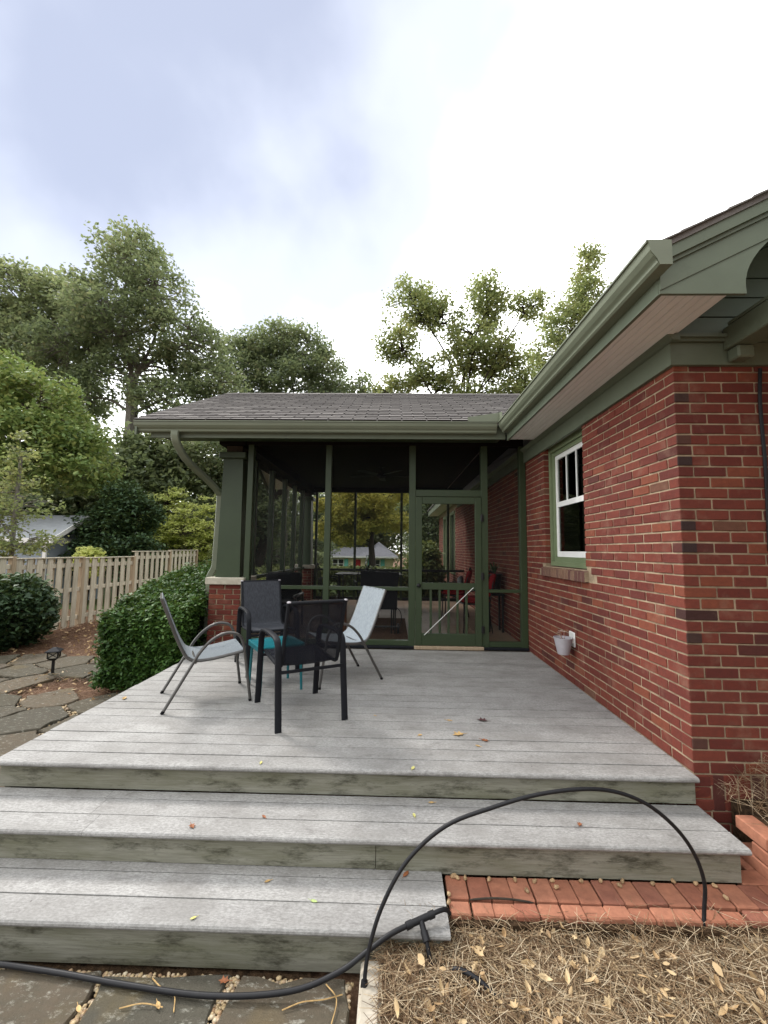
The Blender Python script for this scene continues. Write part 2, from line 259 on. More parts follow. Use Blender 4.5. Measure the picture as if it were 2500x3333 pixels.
# ------------------------------------------------------------------ mesh helpers
ORG = {}
def root_of(o):
    while o.parent: o = o.parent
    return o
class MB:
    def __init__(s): s.v = []; s.f = []
    def add(s, v, f):
        b = len(s.v); s.v += [tuple(p) for p in v]; s.f += [tuple(i+b for i in q) for q in f]; return s
    def box(s, x0, x1, y0, y1, z0, z1):
        return s.add([(x, y, z) for x in (x0, x1) for y in (y0, y1) for z in (z0, z1)],
                     [(0, 1, 3, 2), (4, 6, 7, 5), (0, 4, 5, 1), (2, 3, 7, 6), (0, 2, 6, 4), (1, 5, 7, 3)])
    def cbox(s, x0, x1, y0, y1, z0, z1, ch=0.004):
        c = ((x0+x1)/2, (y0+y1)/2, (z0+z1)/2); h = (abs(x1-x0)/2, abs(y1-y0)/2, abs(z1-z0)/2); v = []
        ch = min(ch, min(h)*0.8)
        for sx in (-1, 1):
            for sy in (-1, 1):
                for sz in (-1, 1):
                    sg = (sx, sy, sz)
                    for a in range(3): v.append(tuple(c[k]+sg[k]*(h[k] if k == a else h[k]-ch) for k in range(3)))
        I = lambda i, j, k, a: 3*(4*i+2*j+k)+a
        f = [(I(0,0,0,0), I(0,0,1,0), I(0,1,1,0), I(0,1,0,0)), (I(1,0,0,0), I(1,1,0,0), I(1,1,1,0), I(1,0,1,0)),
             (I(0,0,0,1), I(1,0,0,1), I(1,0,1,1), I(0,0,1,1)), (I(0,1,0,1), I(0,1,1,1), I(1,1,1,1), I(1,1,0,1)),
             (I(0,0,0,2), I(0,1,0,2), I(1,1,0,2), I(1,0,0,2)), (I(0,0,1,2), I(1,0,1,2), I(1,1,1,2), I(0,1,1,2))]
        for j in (0, 1):
            for k in (0, 1): f.append((I(0,j,k,1), I(1,j,k,1), I(1,j,k,2), I(0,j,k,2)))
        for i in (0, 1):
            for k in (0, 1): f.append((I(i,0,k,0), I(i,1,k,0), I(i,1,k,2), I(i,0,k,2)))
            for j in (0, 1): f.append((I(i,j,0,0), I(i,j,1,0), I(i,j,1,1), I(i,j,0,1)))
            for j in (0, 1):
                for k in (0, 1): f.append((I(i,j,k,0), I(i,j,k,1), I(i,j,k,2)))
        return s.add(v, f)
    def tube(s, pts, r, n=8, cap=True):
        pts = [Vector(p) for p in pts]; m = len(pts); rr = r if isinstance(r, (list, tuple)) else [r]*m
        t0 = (pts[1]-pts[0]).normalized(); up = Vector((0, 0, 1)) if abs(t0.z) < 0.9 else Vector((1, 0, 0)); a = t0.cross(up).normalized(); v = []
        for i, p in enumerate(pts):
            t = (pts[min(i+1, m-1)]-pts[max(i-1, 0)]).normalized(); a = (a-t*a.dot(t))
            a = a.normalized() if a.length > 1e-6 else t.orthogonal().normalized()
            b = t.cross(a)
            for k in range(n):
                an = 2*math.pi*k/n; v.append(p+(a*math.cos(an)+b*math.sin(an))*rr[i])
        f = [(i*n+k, i*n+(k+1) % n, (i+1)*n+(k+1) % n, (i+1)*n+k) for i in range(m-1) for k in range(n)]
        if cap: f += [tuple(range(n-1, -1, -1)), tuple(range((m-1)*n, m*n))]
        return s.add(v, f)
    def bar(s, pts, side, w, t):          # flat bar: width w along 'side', thickness t across
        pts = [Vector(p) for p in pts]; m = len(pts); sd = Vector(side).normalized(); v = []
        for i, p in enumerate(pts):
            tg = (pts[min(i+1, m-1)]-pts[max(i-1, 0)]).normalized(); nn = tg.cross(sd).normalized()
            for a, b in ((-1, -.7), (-.8, -1), (.8, -1), (1, -.7), (1, .7), (.8, 1), (-.8, 1), (-1, .7)): v.append(p+sd*a*w/2+nn*b*t/2)
        n = 8; f = [(i*n+k, i*n+(k+1) % n, (i+1)*n+(k+1) % n, (i+1)*n+k) for i in range(m-1) for k in range(n)] + [tuple(range(n-1, -1, -1)), tuple(range((m-1)*n, m*n))]
        return s.add(v, f)
    def lathe(s, prof, n=16, c=(0, 0, 0)):
        v = [(c[0]+r*math.cos(2*math.pi*k/n), c[1]+r*math.sin(2*math.pi*k/n), c[2]+z) for r, z in prof for k in range(n)]
        f = [(i*n+k, i*n+(k+1) % n, (i+1)*n+(k+1) % n, (i+1)*n+k) for i in range(len(prof)-1) for k in range(n)]
        f += [tuple(range(n-1, -1, -1)), tuple(range((len(prof)-1)*n, len(prof)*n))]
        return s.add(v, f)
    def prism(s, poly, axis, a, b):       # poly 2D extruded along axis from a to b
        P = (lambda p, t: (t, p[0], p[1])) if axis == 'x' else (lambda p, t: (p[0], t, p[1])) if axis == 'y' else (lambda p, t: (p[0], p[1], t))
        n = len(poly); v = [P(p, a) for p in poly]+[P(p, b) for p in poly]
        return s.add(v, [tuple(range(n))[::-1], tuple(range(n, 2*n))]+[(k, (k+1) % n, n+(k+1) % n, n+k) for k in range(n)])
    def sheet(s, rows, th):               # grid of points -> thin solid sheet
        m, n = len(rows), len(rows[0]); V = [[Vector(p) for p in r] for r in rows]; top = []; bot = []
        for i in range(m):
            for j in range(n):
                du = V[min(i+1, m-1)][j]-V[max(i-1, 0)][j]; dv = V[i][min(j+1, n-1)]-V[i][max(j-1, 0)]; nn = du.cross(dv).normalized()
                top.append(V[i][j]+nn*th/2); bot.append(V[i][j]-nn*th/2)
        f = []; K = m*n
        for i in range(m-1):
            for j in range(n-1):
                a, b, c, d = i*n+j, i*n+j+1, (i+1)*n+j+1, (i+1)*n+j; f += [(a, d, c, b), (K+a, K+b, K+c, K+d)]
        for i in range(m-1):
            for j in (0, n-1): a, b = i*n+j, (i+1)*n+j; f.append((a, b, K+b, K+a))
        for j in range(n-1):
            for i in (0, m-1): a, b = i*n+j, i*n+j+1; f.append((a, K+a, K+b, b))
        return s.add(top+bot, f)
    def build(s, name, mat, parent=None, smooth=False, recalc=True):
        me = bpy.data.meshes.new(name); off = ORG.get(root_of(parent).name, (0, 0, 0)) if parent else (0, 0, 0)
        me.from_pydata([(p[0]-off[0], p[1]-off[1], p[2]-off[2]) for p in s.v], [], s.f)
        if recalc:
            bm = bmesh.new(); bm.from_mesh(me); bmesh.ops.recalc_face_normals(bm, faces=bm.faces); bm.to_mesh(me); bm.free()
        if smooth:
            me.polygons.foreach_set('use_smooth', [True]*len(me.polygons))
            me.set_sharp_from_angle(angle=math.radians(38))
        me.materials.append(MATS[mat]); o = bpy.data.objects.new(name, me); C.objects.link(o)
        if parent: o.parent = parent
        return o
def npmesh(name, V, F, mat, parent=None, smooth=False, kind=None):   # V (n,3), F (m,k) arrays
    me = bpy.data.meshes.new(name); off = np.array(ORG.get(root_of(parent).name, (0, 0, 0))) if parent else np.zeros(3)
    V = np.asarray(V, float)-off; F = np.asarray(F, np.int32); k = F.shape[1]
    me.vertices.add(len(V)); me.vertices.foreach_set('co', V.ravel().astype(np.float32))
    me.loops.add(F.size); me.loops.foreach_set('vertex_index', F.ravel()); me.polygons.add(len(F))
    me.polygons.foreach_set('loop_start', np.arange(0, F.size, k, dtype=np.int32)); me.polygons.foreach_set('loop_total', np.full(len(F), k, np.int32))
    if smooth: me.polygons.foreach_set('use_smooth', np.ones(len(F), bool))
    me.update(calc_edges=True); me.materials.append(MATS[mat]); o = bpy.data.objects.new(name, me); C.objects.link(o)
    if parent: o.parent = parent
    if kind: o['kind'] = kind
    return o
def thing(name, label, cat, loc=(0, 0, 0), rotz=0.0, group=None, local=False):
    o = bpy.data.objects.new(name, None); C.objects.link(o); o.location = loc; o.rotation_euler = (0, 0, rotz); o.empty_display_size = 0.1
    ORG[o.name] = (0, 0, 0) if local else tuple(loc); return tag(o, label, cat, group)
def tag(o, label=None, cat=None, group=None, kind=None):
    for k, v in (('label', label), ('category', cat), ('group', group), ('kind', kind)):
        if v: o[k] = v
    return o
def catmull(pts, n=6):
    P = [Vector(p) for p in pts]; P = [P[0]*2-P[1]]+P+[P[-1]*2-P[-2]]; out = []
    for i in range(1, len(P)-2):
        for k in range(n):
            t = k/n; a, b, c, d = P[i-1:i+3]
            out.append(0.5*((2*b)+(c-a)*t+(2*a-5*b+4*c-d)*t*t+(3*b-a-3*c+d)*t**3))
    return out+[P[-2]]
def place(name, me, loc, parent, rot=None, scale=None):     # an object that shares mesh data
    o = bpy.data.objects.new(name, me); C.objects.link(o); off = ORG.get(root_of(parent).name, (0, 0, 0)) if parent else (0, 0, 0)
    o.location = (loc[0]-off[0], loc[1]-off[1], loc[2]-off[2]); o.parent = parent
    if rot: o.rotation_euler = rot
    if scale: o.scale = scale
    return o
def tmpmesh(mb, mat, name):
    me = bpy.data.meshes.new(name); me.from_pydata(mb.v, [], mb.f)
    bm = bmesh.new(); bm.from_mesh(me); bmesh.ops.recalc_face_normals(bm, faces=bm.faces); bm.to_mesh(me); bm.free()
    me.materials.append(MATS[mat]); return me
# ------------------------------------------------------------------ ground
def gh(x, y):
    d = max(0.0, min(1.0, (y-10)/42.0)); return -0.545-1.75*d*d*(3-2*d)
def ground_sheet(name, mat, xs, ys, dz, cut=None):
    V = [(x, y, gh(x, y)+dz(x, y)) for y in ys for x in xs]; n = len(xs); F = []
    for j in range(len(ys)-1):
        for i in range(n-1):
            cx, cy = (xs[i]+xs[i+1])/2, (ys[j]+ys[j+1])/2
            if cut is None or cut(cx, cy): F.append((j*n+i, j*n+i+1, (j+1)*n+i+1, (j+1)*n+i))
    return tag(npmesh(name, V, F, mat, smooth=True), kind='structure')
xs = sorted(set([-420, -200, -100, -60, -40]+[x*1.0 for x in range(-30, 16)]+[25, 40, 80, 200, 420])); ys = sorted(set([-60, -20, -8]+[y*1.0 for y in range(-5, 12)]+list(range(12, 70, 3))+[90, 140, 250, 420]))
ground_sheet('ground', 'soil', xs, ys, lambda x, y: 0.0)
ground_sheet('lawn', 'lawn', [x*2.0 for x in range(-45, 26)], [9.5+1.5*k for k in range(0, 34)], lambda x, y: 0.012, lambda x, y: not (x > -0.3 and y < 26))
# ------------------------------------------------------------------ flagstone patio
def clip(poly, px, py, nx, ny):
    o = []
    for i in range(len(poly)):
        a, b = poly[i], poly[(i+1) % len(poly)]; da = (a[0]-px)*nx+(a[1]-py)*ny; db = (b[0]-px)*nx+(b[1]-py)*ny
        if da <= 0: o.append(a)
        if da*db < 0: t = da/(da-db); o.append((a[0]+(b[0]-a[0])*t, a[1]+(b[1]-a[1])*t))
    return o
def in_patio(x, y):
    if y < -0.76 and -9.0 < x < -1.90 and y > -2.6: return True
    if x < -4.30 and -2.6 < y < 2.25+0.18*math.sin(x*3): return x > -10.5
    if x < -6.75 and 2.2 < y < 4.15: return x > -10.5 and y < 4.15-0.12*(x+6.7)*0.0
    return x > -6.8 and x < -5.2 and 3.35 < y < 4.15
seeds = []
for i in range(-17, 3):
    for j in range(-5, 9):
        sx, sy = i*0.63+(0.3 if j % 2 else 0)+random.uniform(-.17, .17), j*0.56+random.uniform(-.17, .17)
        if not (sy < -.62 and -4.35 < sx < -1.6): seeds.append((sx, sy))
seeds += [(-4.30, -.98), (-3.72, -.94), (-3.16, -1.02), (-2.66, -.93), (-2.17, -.99), (-4.0, -1.5), (-3.42, -1.55), (-2.9, -1.45), (-2.4, -1.56), (-1.97, -1.45), (-4.2, -2.1), (-3.6, -2.15), (-3.0, -2.05), (-2.45, -2.15), (-2.0, -2.0)]
patio = tag(ground_sheet('patio_bed', 'bed_soil', [-10.6+0.5*k for k in range(0, 18)], [-2.7+0.35*k for k in range(0, 21)], lambda x, y: 0.028, lambda x, y: in_patio(x, y)), kind='structure')
patio.name = 'patio'; stones = []
for k, (px, py) in enumerate(seeds):
    if not (in_patio(px, py) or in_patio(px-.30, py) or in_patio(px, py-.2) or in_patio(px, py-.1) or in_patio(px-.15, py)) or (px > -4.2 and py > -.5): continue
    poly = [(px-1, py-1), (px+1, py-1), (px+1, py+1), (px-1, py+1)]
    for q, (ax, ay) in enumerate(seeds):
        if q == k or abs(ax-px)+abs(ay-py) > 2: continue
        dx, dy = ax-px, ay-py; l = math.hypot(dx, dy); g = 0.016+0.014*random.random()
        poly = clip(poly, (ax+px)/2-dx/l*g, (ay+py)/2-dy/l*g, dx, dy)
    if py < -0.70: poly = clip(poly, 0, -0.775, 0, 1)
    if py > -.7: poly = clip(poly, -4.24, 0, 1, 0)
    if py < -0.7: poly = clip(poly, -1.93, 0, 1, 0)
    if len(poly) < 3: continue
    pts = []
    for i in range(len(poly)):
        a, b = poly[i], poly[(i+1) % len(poly)]; l = math.hypot(b[0]-a[0], b[1]-a[1]); n = max(1, int(l/0.085))
        for t in range(n):
            f = t/n; j = 0.020 if t else 0.02
            pts.append((a[0]+(b[0]-a[0])*f+random.uniform(-j, j), a[1]+(b[1]-a[1])*f+random.uniform(-j, j)))
    cx = sum(p[0] for p in pts)/len(pts); cy = sum(p[1] for p in pts)/len(pts); n = len(pts); z = gh(cx, cy)+0.072+random.uniform(-.006, .008)
    if cy < -0.6: z = -0.452+random.uniform(-.004, .006)
    tx, ty = random.uniform(-.012, .012), random.uniform(-.012, .012)
    zz = lambda p: z+(p[0]-cx)*tx+(p[1]-cy)*ty
    ins = [(cx+(p[0]-cx)*0.975, cy+(p[1]-cy)*0.975) for p in pts]
    mb = MB().add([(p[0], p[1], gh(cx, cy)+0.0) for p in pts]+[(p[0], p[1], zz(p)-0.010) for p in pts]+[(p[0], p[1], zz(p)) for p in ins],
                  [(i, (i+1) % n, n+(i+1) % n, n+i) for i in range(n)]+[(n+i, n+(i+1) % n, 2*n+(i+1) % n, 2*n+i) for i in range(n)]+[tuple(range(2*n, 3*n))])
    mb.build('flagstone', 'flagstone', patio); stones.append(pts)
def inpoly(P, poly):
    x, y = P[:, 0], P[:, 1]; r = np.zeros(len(P), bool); n = len(poly)
    for i in range(n):
        (x1, y1), (x2, y2) = poly[i], poly[(i+1) % n]
        c = ((y1 > y) != (y2 > y)) & (x < (x2-x1)*(y-y1)/(y2-y1+1e-12)+x1); r ^= c
    return r
_b = bmesh.new(); bmesh.ops.create_icosphere(_b, subdivisions=1, radius=1); ICO_V = np.array([v.co[:] for v in _b.verts]); ICO_F = np.array([[v.index for v in f.verts] for f in _b.faces]); _b.free()
def scatter_blobs(name, P, r, mat, parent=None, flat=0.65, kind='stuff'):
    n = len(P); sc = r[:, None, None]*(1+RNG.uniform(-.25, .3, (n, 1, 3)))*np.array([1, 1, flat])
    V = ICO_V[None]*(1+RNG.uniform(-.12, .12, (n, len(ICO_V), 1)))*sc
    an = RNG.uniform(0, 6.28, n); ca, sa = np.cos(an)[:, None], np.sin(an)[:, None]
    V = np.stack([V[:, :, 0]*ca-V[:, :, 1]*sa, V[:, :, 0]*sa+V[:, :, 1]*ca, V[:, :, 2]], -1)+P[:, None, :]
    F = ICO_F[None]+(np.arange(n)*len(ICO_V))[:, None, None]
    return npmesh(name, V.reshape(-1, 3), F.reshape(-1, 3), mat, parent, True, kind)
P = np.concatenate([np.c_[RNG.uniform(-10, -4.28, 34000), RNG.uniform(-1.2, 4.1, 34000)], np.c_[RNG.uniform(-4.3, -1.92, 22000), RNG.uniform(-1.5, -.762, 22000)]])
keep = np.array([in_patio(*p) for p in P])
for s in stones: keep &= ~inpoly(P, s)
P = P[keep]; dd = np.hypot(P[:, 0]-CAM[0], P[:, 1]-CAM[1]); near = P[:, 1] < -0.7
zb = np.where(near, -0.474, -0.505)+RNG.uniform(0, .012, len(P))
scatter_blobs('gravel', np.c_[P, zb], np.where(near, RNG.uniform(.006, .0105, len(P)), RNG.uniform(.010, .017, len(P))), 'pebble', patio)
# ------------------------------------------------------------------ brick house
CTR = []
def wall_rows(rows, face, length0, length1, z0, skip, odd_first):
    out = []; SL, J = 0.1918, 0.0112
    for r in rows:
        z = z0+r*0.0677+0.029; t = length0; first = True
        while t < length1:
            l = SL
            if first and ((r % 2 == 1) == odd_first) and face.endswith('c'): l = 0.092
            elif first and not face.endswith('c') and r % 2: l = 0.092
            a, b = t, min(t+l, length1); t = t+l+J; first = False
            for (s0, s1) in skip(z):
                if a < s1 and b > s0:
                    if a < s0-0.03 and b > s0: b = s0
                    elif a < s1 and b > s1+0.03: a = s1
                    else: a = b
            if b-a > 0.025: out.append((a, b, z))
    return out
H = thing('brick_house', 'red brick house with green eaves beside the grey deck', 'house', (0, 0, -0.5))
WIN = (1.31, 2.33, 1.145, 2.50)     # y0,y1,z0,z1 of the opening in the west wall
core = MB()
x0, x1 = 0.006, 0.25
for (ya, yb, za, zb_) in ((0.006, WIN[0]-.01, -.5, 2.66), (WIN[0]-.01, WIN[1]+.01, -.5, WIN[2]-.03), (WIN[1]+.01, 9.55, -.5, 2.66), (WIN[0]-.01, WIN[1]+.01, WIN[3], 2.66), (10.6, 11.5, -.5, 2.66), (12.3, 13.8, -.5, 2.66), (9.55, 10.6, -.5, .6), (11.5, 12.3, -.5, .6), (9.55, 10.6, 2.45, 2.66), (11.5, 12.3, 2.45, 2.66)):
    core.box(x0, x1, ya, yb, za, zb_)
core.box(0.25, 7.5, 0.006, 0.25, -.5, 2.66); core.box(0.25, 7.5, 13.55, 13.8, -.5, 2.66); core.box(7.25, 7.5, .25, 13.55, -.5, 2.66)
wall = core.build('wall', 'mortar', H)
MB().box(0.2505, 7.2, 0.2505, 13.54, -0.1, -0.05).build('floor', 'room_dark', H)
MB().box(0.2505, 7.2, 0.2505, 13.54, 2.60, 2.65).build('ceiling', 'room_dark', H)
MB().box(2.6, 2.66, 0.2505, 13.54, -.05, 2.60).build('inner_wall', 'room_dark', H)
bricks = []
W_w = wall_rows(range(-7, 37), 'Wc', 0.0, 13.8, 0.0, lambda z: [(WIN[0], WIN[1])] if WIN[2]-.02 < z < WIN[3] else [], True)
W_w = [w for w in W_w if not (w[2] > 0.58 and (w[0] < 10.58 and w[1] > 9.57 or w[0] < 12.28 and w[1] > 11.52))]
W_w = [w for w in W_w if not (w[2] > WIN[2]-0.14 and w[2] < WIN[2] and w[0] < WIN[1]+.05 and w[1] > WIN[0]-.05) ]
for a, b, z in W_w: bricks.append(('w', (a+b)/2, z, b-a))
S_w = wall_rows(range(0, 37), 'Sc', 0.0, 3.2, 0.0, lambda z: [], False)
for a, b, z in S_w:
    if a == 0.0: continue                       # the corner brick belongs to the west course
    bricks.append(('s', (a+b)/2, z, b-a))
for r in range(-7, -3):
    for k in range(16): bricks.append(('s', 0.2+0.203*k+(0.1 if r % 2 else 0), r*0.0677+0.029, 0.1935))
# corner bricks: alternate which way they lie (west rows already hold one face)
var = {}
def brick_mesh(kind, ln):
    q = max(0.03, round(ln/0.012)*0.012); key = (kind, q)
    if key not in var:
        var[key] = []
        for k in range(5 if q > .15 else 2):
            mb = MB(); d = 0.092
            if kind == 'w': mb.cbox(0, d, -q/2, q/2, -.0285, .0285, .003)
            else: mb.cbox(-q/2, q/2, 0, d, -.0285, .0285, .003)
            mb.v = [(x+random.uniform(-.0016, .0016), y+random.uniform(-.0016, .0016), z+random.uniform(-.0016, .0016)) for x, y, z in mb.v]
            var[key].append(tmpmesh(mb, 'red_brick', 'brick'))
    return random.choice(var[key])
def score(b):
    k, t, z, ln = b; p = np.array((0, t, z)) if k == 'w' else np.array((t, 0, z)); u, v, d = proj(p)
    if d <= 0 or not (-60 < u < 2560 and -60 < v < 3390): return 0
    if k == 'w' and t > 2.95: return 0
    if k == 's' and z < -.1: return 0
    r = p-CAM; l = np.linalg.norm(r); n = abs(r[0] if k == 'w' else r[1])/l
    return ln*n/(l*l)
order = sorted(range(len(bricks)), key=lambda i: -score(bricks[i])); single = set(order[:300]); rest = MB()
wi = 0
for i, (k, t, z, ln) in enumerate(bricks):
    jit = random.uniform(-.0012, .0022)
    corner_w = (k == 'w' and t-ln/2 < 0.001)
    if i in single:
        if corner_w and ln > 0.15:                                  # stretcher on the west face, header on the south face
            o = place('brick', brick_mesh('w', ln), (jit, t, z), wall)
        elif corner_w:
            me = brick_mesh('s', 0.1935); o = place('brick', me, (0.09675, jit, z), wall)
        else: o = place('brick', brick_mesh(k, ln), (jit, t, z) if k == 'w' else (t, jit, z), wall)
        if k == 's' and 0.2 > ln and random.random() < 0.10: o.data = o.data
    else:
        if corner_w and ln < 0.15: rest.cbox(0.0, .1935, jit, .092, z-.0285, z+.0285, .003)
        elif k == 'w': rest.cbox(jit, .092, t-ln/2, t+ln/2, z-.0285, z+.0285, .003)
        else: rest.cbox(t-ln/2, t+ln/2, jit, .092, z-.0285, z+.0285, .003)
tag(rest.build('brickwork', 'red_brick', H, recalc=False), kind='stuff')
# dark burnt headers and the soldier course at the foot of the south wall
for r in (33, 29, 27, 21, 19, 11, 2): MB().cbox(0.001, .090, -.0035, .03, r*.0677+.001, r*.0677+.057, .003).build('burnt_header', 'dark_header_brick', wall)
sold = MB()
for k in range(30):
    xx = 0.108+k*0.0765; MB().cbox(xx, xx+.066, random.uniform(-.002, .002), .092, -.206, -.010, .0035).build('brick', 'dark_header_brick' if k in (3, 11) else 'red_brick', wall)
for k in range(3): MB().cbox(0.002, .098, 0, .092, -.207+k*.0665, -.207+k*.0665+.058, .0035).build('brick', 'red_brick', wall)
# window: brick sill, green casing, white double-hung sash
wd = MB()
y0, y1, z0, z1 = WIN
wd.box(.06, .16, y0+.002, y0+.055, z0-.02, z1).box(.06, .16, y1-.055, y1-.002, z0-.02, z1).box(.062, .158, y0+.055, y1-.055, z1-.07, z1).box(.055, .16, y0+.055, y1-.055, z0-.02, z0+.028)
wd.box(.085, .15, y0+.055, y0+.095, z0+.028, z1-.07).box(.085, .15, y1-.095, y1-.055, z0+.028, z1-.07).box(.087, .148, y0+.095, y1-.095, z1-.115, z1-.07).box(.083, .148, y0+.095, y1-.095, z0+.028, z0+.082)
win = wd.build('window', 'window_green', H)
ya, yb, za, zb_ = y0+.095, y1-.095, z0+.082, z1-.115; zm = (za+zb_)/2+.01
s1 = MB().box(.102, .128, ya, ya+.045, za, zb_).box(.102, .128, yb-.045, yb, za, zb_).box(.103, .127, ya+.045, yb-.045, zb_-.05, zb_).box(.100, .128, ya+.045, yb-.045, zm-.028, zm+.028).box(.103, .127, ya+.045, yb-.045, za, za+.06)
s1.build('sash', 'white_paint', win)
for k in (1, 2): MB().box(.106, .124, ya+.045+(yb-ya-.09)*k/3-.010, ya+.045+(yb-ya-.09)*k/3+.010, zm+.028, zb_-.05).build('muntin', 'white_paint', win)
MB().box(.113, .116, ya+.045, yb-.045, za+.06, zm-.028).build('pane', 'window_glass', win)
for k in range(3):
    w3 = (yb-ya-.09)/3; MB().box(.113, .116, ya+.045+w3*k+(.010 if k else 0), ya+.045+w3*(k+1)-(.010 if k < 2 else 0), zm+.028, zb_-.05).build('pane', 'window_glass', win)
cur = MB()
for a, b in ((ya-.05, ya+.20), (yb-.16, yb+.05)):
    rows = [[(.30+.018*math.sin(t*40), a+(b-a)*t, z) for z in (za-.1, zb_+.05)] for t in [i/20 for i in range(21)]]; cur.sheet(rows, .004)
cur.build('curtain', 'curtain', win)
sm_ = MB().box(-.033, .10, y0-.046, y1+.046, z0-.115, z0-.026); sm_.v = [(x, y, z-(0.10-x)*0.16) for x, y, z in sm_.v]; sill = sm_.build('windowsill', 'mortar', H)
nb = 15
for k in range(nb):
    w = (y1-y0+.10)/nb; yy = y0-.05+w*k
    mb = MB().cbox(-.038, .10, yy+.006, yy+w-.006, z0-.118, z0-.022, .004); mb.v = [(x, y, z-(0.10-x)*0.16+random.uniform(-.0015, .0015)) for x, y, z in mb.v]
    mb.build('brick', 'sill_brick', sill)
# eaves of the house
SOF, OX = 2.655, -0.37                   # soffit level, fascia plane
EY0, EY1 = -0.50, 2.46
fr = MB().box(-.028, .009, -.028, 9.0, 2.468, 2.61).box(.0095, 3.2, -.028, .009, 2.468, 2.61)
fr.build('frieze_board', 'green_trim', H)
cm = MB().prism([(-.028, 2.612), (-.045, 2.618), (-.072, 2.648), (-.072, 2.653), (.009, 2.653), (.009, 2.612)], 'y', -.07, 9.0)
cm.box(.0095, 3.2, -.05, .009, 2.613, 2.632).box(.0095, 3.2, -.07, .009, 2.6325, 2.652); cm.build('crown_moulding', 'green_trim', H)
sf = MB().box(OX+.002, .0, EY0+.012, EY1, SOF+.004, SOF+.012).build('soffit', 'soffit_paint', H)
for k in range(7):
    w = (-.03-OX)/7; MB().cbox(OX+.004+w*k, OX+.004+w*(k+1)-.0035, EY0+.014, EY1-.004, SOF-.008, SOF+.0035, .0025).build('beadboard', 'soffit_paint', sf)
MB().box(OX-.022, OX, EY0+.0, EY1, SOF-.022, SOF+.20).build('fascia', 'green_trim', H)
def gutter_profile(s=1.0):              # (outward, up): K-style
    return [(0, 0), (.062, 0), (.072, .012), (.074, .030), (.092, .048), (.108, .075), (.113, .105), (.113, .118), (.124, .118), (.124, .130), (.100, .130), (.100, .075), (.066, .012), (0, .010)]
GP = gutter_profile(); GZ = 2.715
g = MB(); g.prism([(OX-.023-a, GZ+b) for a, b in GP], 'y', EY0-.12, EY1-.062)
g.prism([(OX-.023, GZ), (OX-.085, GZ), (OX-.097, GZ+.03), (OX-.131, GZ+.075), (OX-.136, GZ+.118), (OX-.147, GZ+.13), (OX-.023, GZ+.13)], 'y', EY0-.124, EY0-.1195)
g.build('gutter', 'green_gutter', H)
# house roof: gable, rake at the near end
SL_ = 0.5
def hz(x): return 2.868+SL_*(x-(OX-.05))
rf = MB()
for xa, xb, sgn in ((OX-.06, 3.75, 1), (3.75, 7.9, -1)):
    za_, zb2 = (hz(xa), hz(xb)) if sgn > 0 else (hz(3.75), hz(3.75)-SL_*(xb-xa))
    rf.prism([(xa, za_), (xb, zb2), (xb, zb2-.03), (xa, za_-.03)], 'y', EY0-.055, 14.3)
roofH = rf.build('roof', 'shingle', H)
for k in range(26):
    xa = OX-.06+k*.125; MB().prism([(xa, hz(xa)+.002), (xa+.19, hz(xa+.19)+.001), (xa+.19, hz(xa+.19)+.005), (xa, hz(xa)+.013)], 'y', EY0-.07+random.uniform(-.004, .004), EY0+.5).build('shingle', 'shingle', roofH)
rk = lambda lo, hi, ya_, yb_, x_end=3.7, x0_=OX-.02: MB().prism([(x0_, hz(x0_)-hi), (x_end, hz(x_end)-hi), (x_end, hz(x_end)-lo), (x0_, hz(x0_)-lo)], 'y', ya_, yb_)
rk(.0305, .095, EY0-.046, EY0).build('rake_trim', 'green_trim', H)
rk(.0955, .118, EY0-.030, EY0).build('rake_moulding', 'green_trim', H)
rk(.1185, .235, EY0-.018, EY0).build('rake_board', 'green_trim', H)
xj = OX-.02
arc = [(0.05+0.0, SOF-.024)]
rp = [(xj, SOF-.024), (.055, SOF-.024)]
for k in range(9):
    t = k/8; rp.append((.055-.012*math.sin(t*math.pi)*1.2+.16*t*t, SOF-.024+(hz(.215)-.235-SOF+.024)*t))
rp += [(xj, hz(xj)-.235)]
MB().prism(rp, 'y', EY0-.012, EY0+.006).build('eave_return', 'green_trim', H)
MB().prism([(.06, hz(.06)-.12), (3.7, hz(3.7)-.12), (3.7, hz(3.7)-.105), (.06, hz(.06)-.105)], 'y', EY0+.006, .0).build('rake_soffit', 'green_trim', H)
gb = MB().prism([(0.0, 2.655), (3.7, 2.655), (3.7, hz(3.7)-.125), (0.0, hz(0.0)-.125)], 'y', .0005, .05).build('gable_wall', 'green_trim', H)
for k in range(12): MB().prism([(.0, 2.66+k*.13), (3.69, 2.66+k*.13), (3.69, 2.66+k*.13+.12), (.0, 2.66+k*.13+.12)], 'y', -.022, .0).build('siding_board', 'green_trim', gb) if hz(0)-.13 > 2.66+k*.13+.12 else MB().prism([(max(0, (2.66+k*.13+.25-hz(0))/SL_), 2.66+k*.13), (3.69, 2.66+k*.13), (3.69, 2.66+k*.13+.12), (max(0, (2.66+k*.13+.25-hz(0))/SL_), 2.66+k*.13+.12)], 'y', -.022, .0).build('siding_board', 'green_trim', gb)
MB().cbox(.30, .44, -2.0, -.029, 2.56, 2.70, .006).build('entry_beam', 'green_trim', H); MB().cbox(.32, .42, -.12, -.029, 2.48, 2.559, .01).build('bracket', 'green_trim', H)
MB().box(.30, 3.2, -2.05, -.075, 2.701, 2.72).build('entry_ceiling', 'green_trim', H); MB().cbox(.31, .43, -1.98, -1.86, -.5, 2.559, .006).build('entry_post', 'green_trim', H)
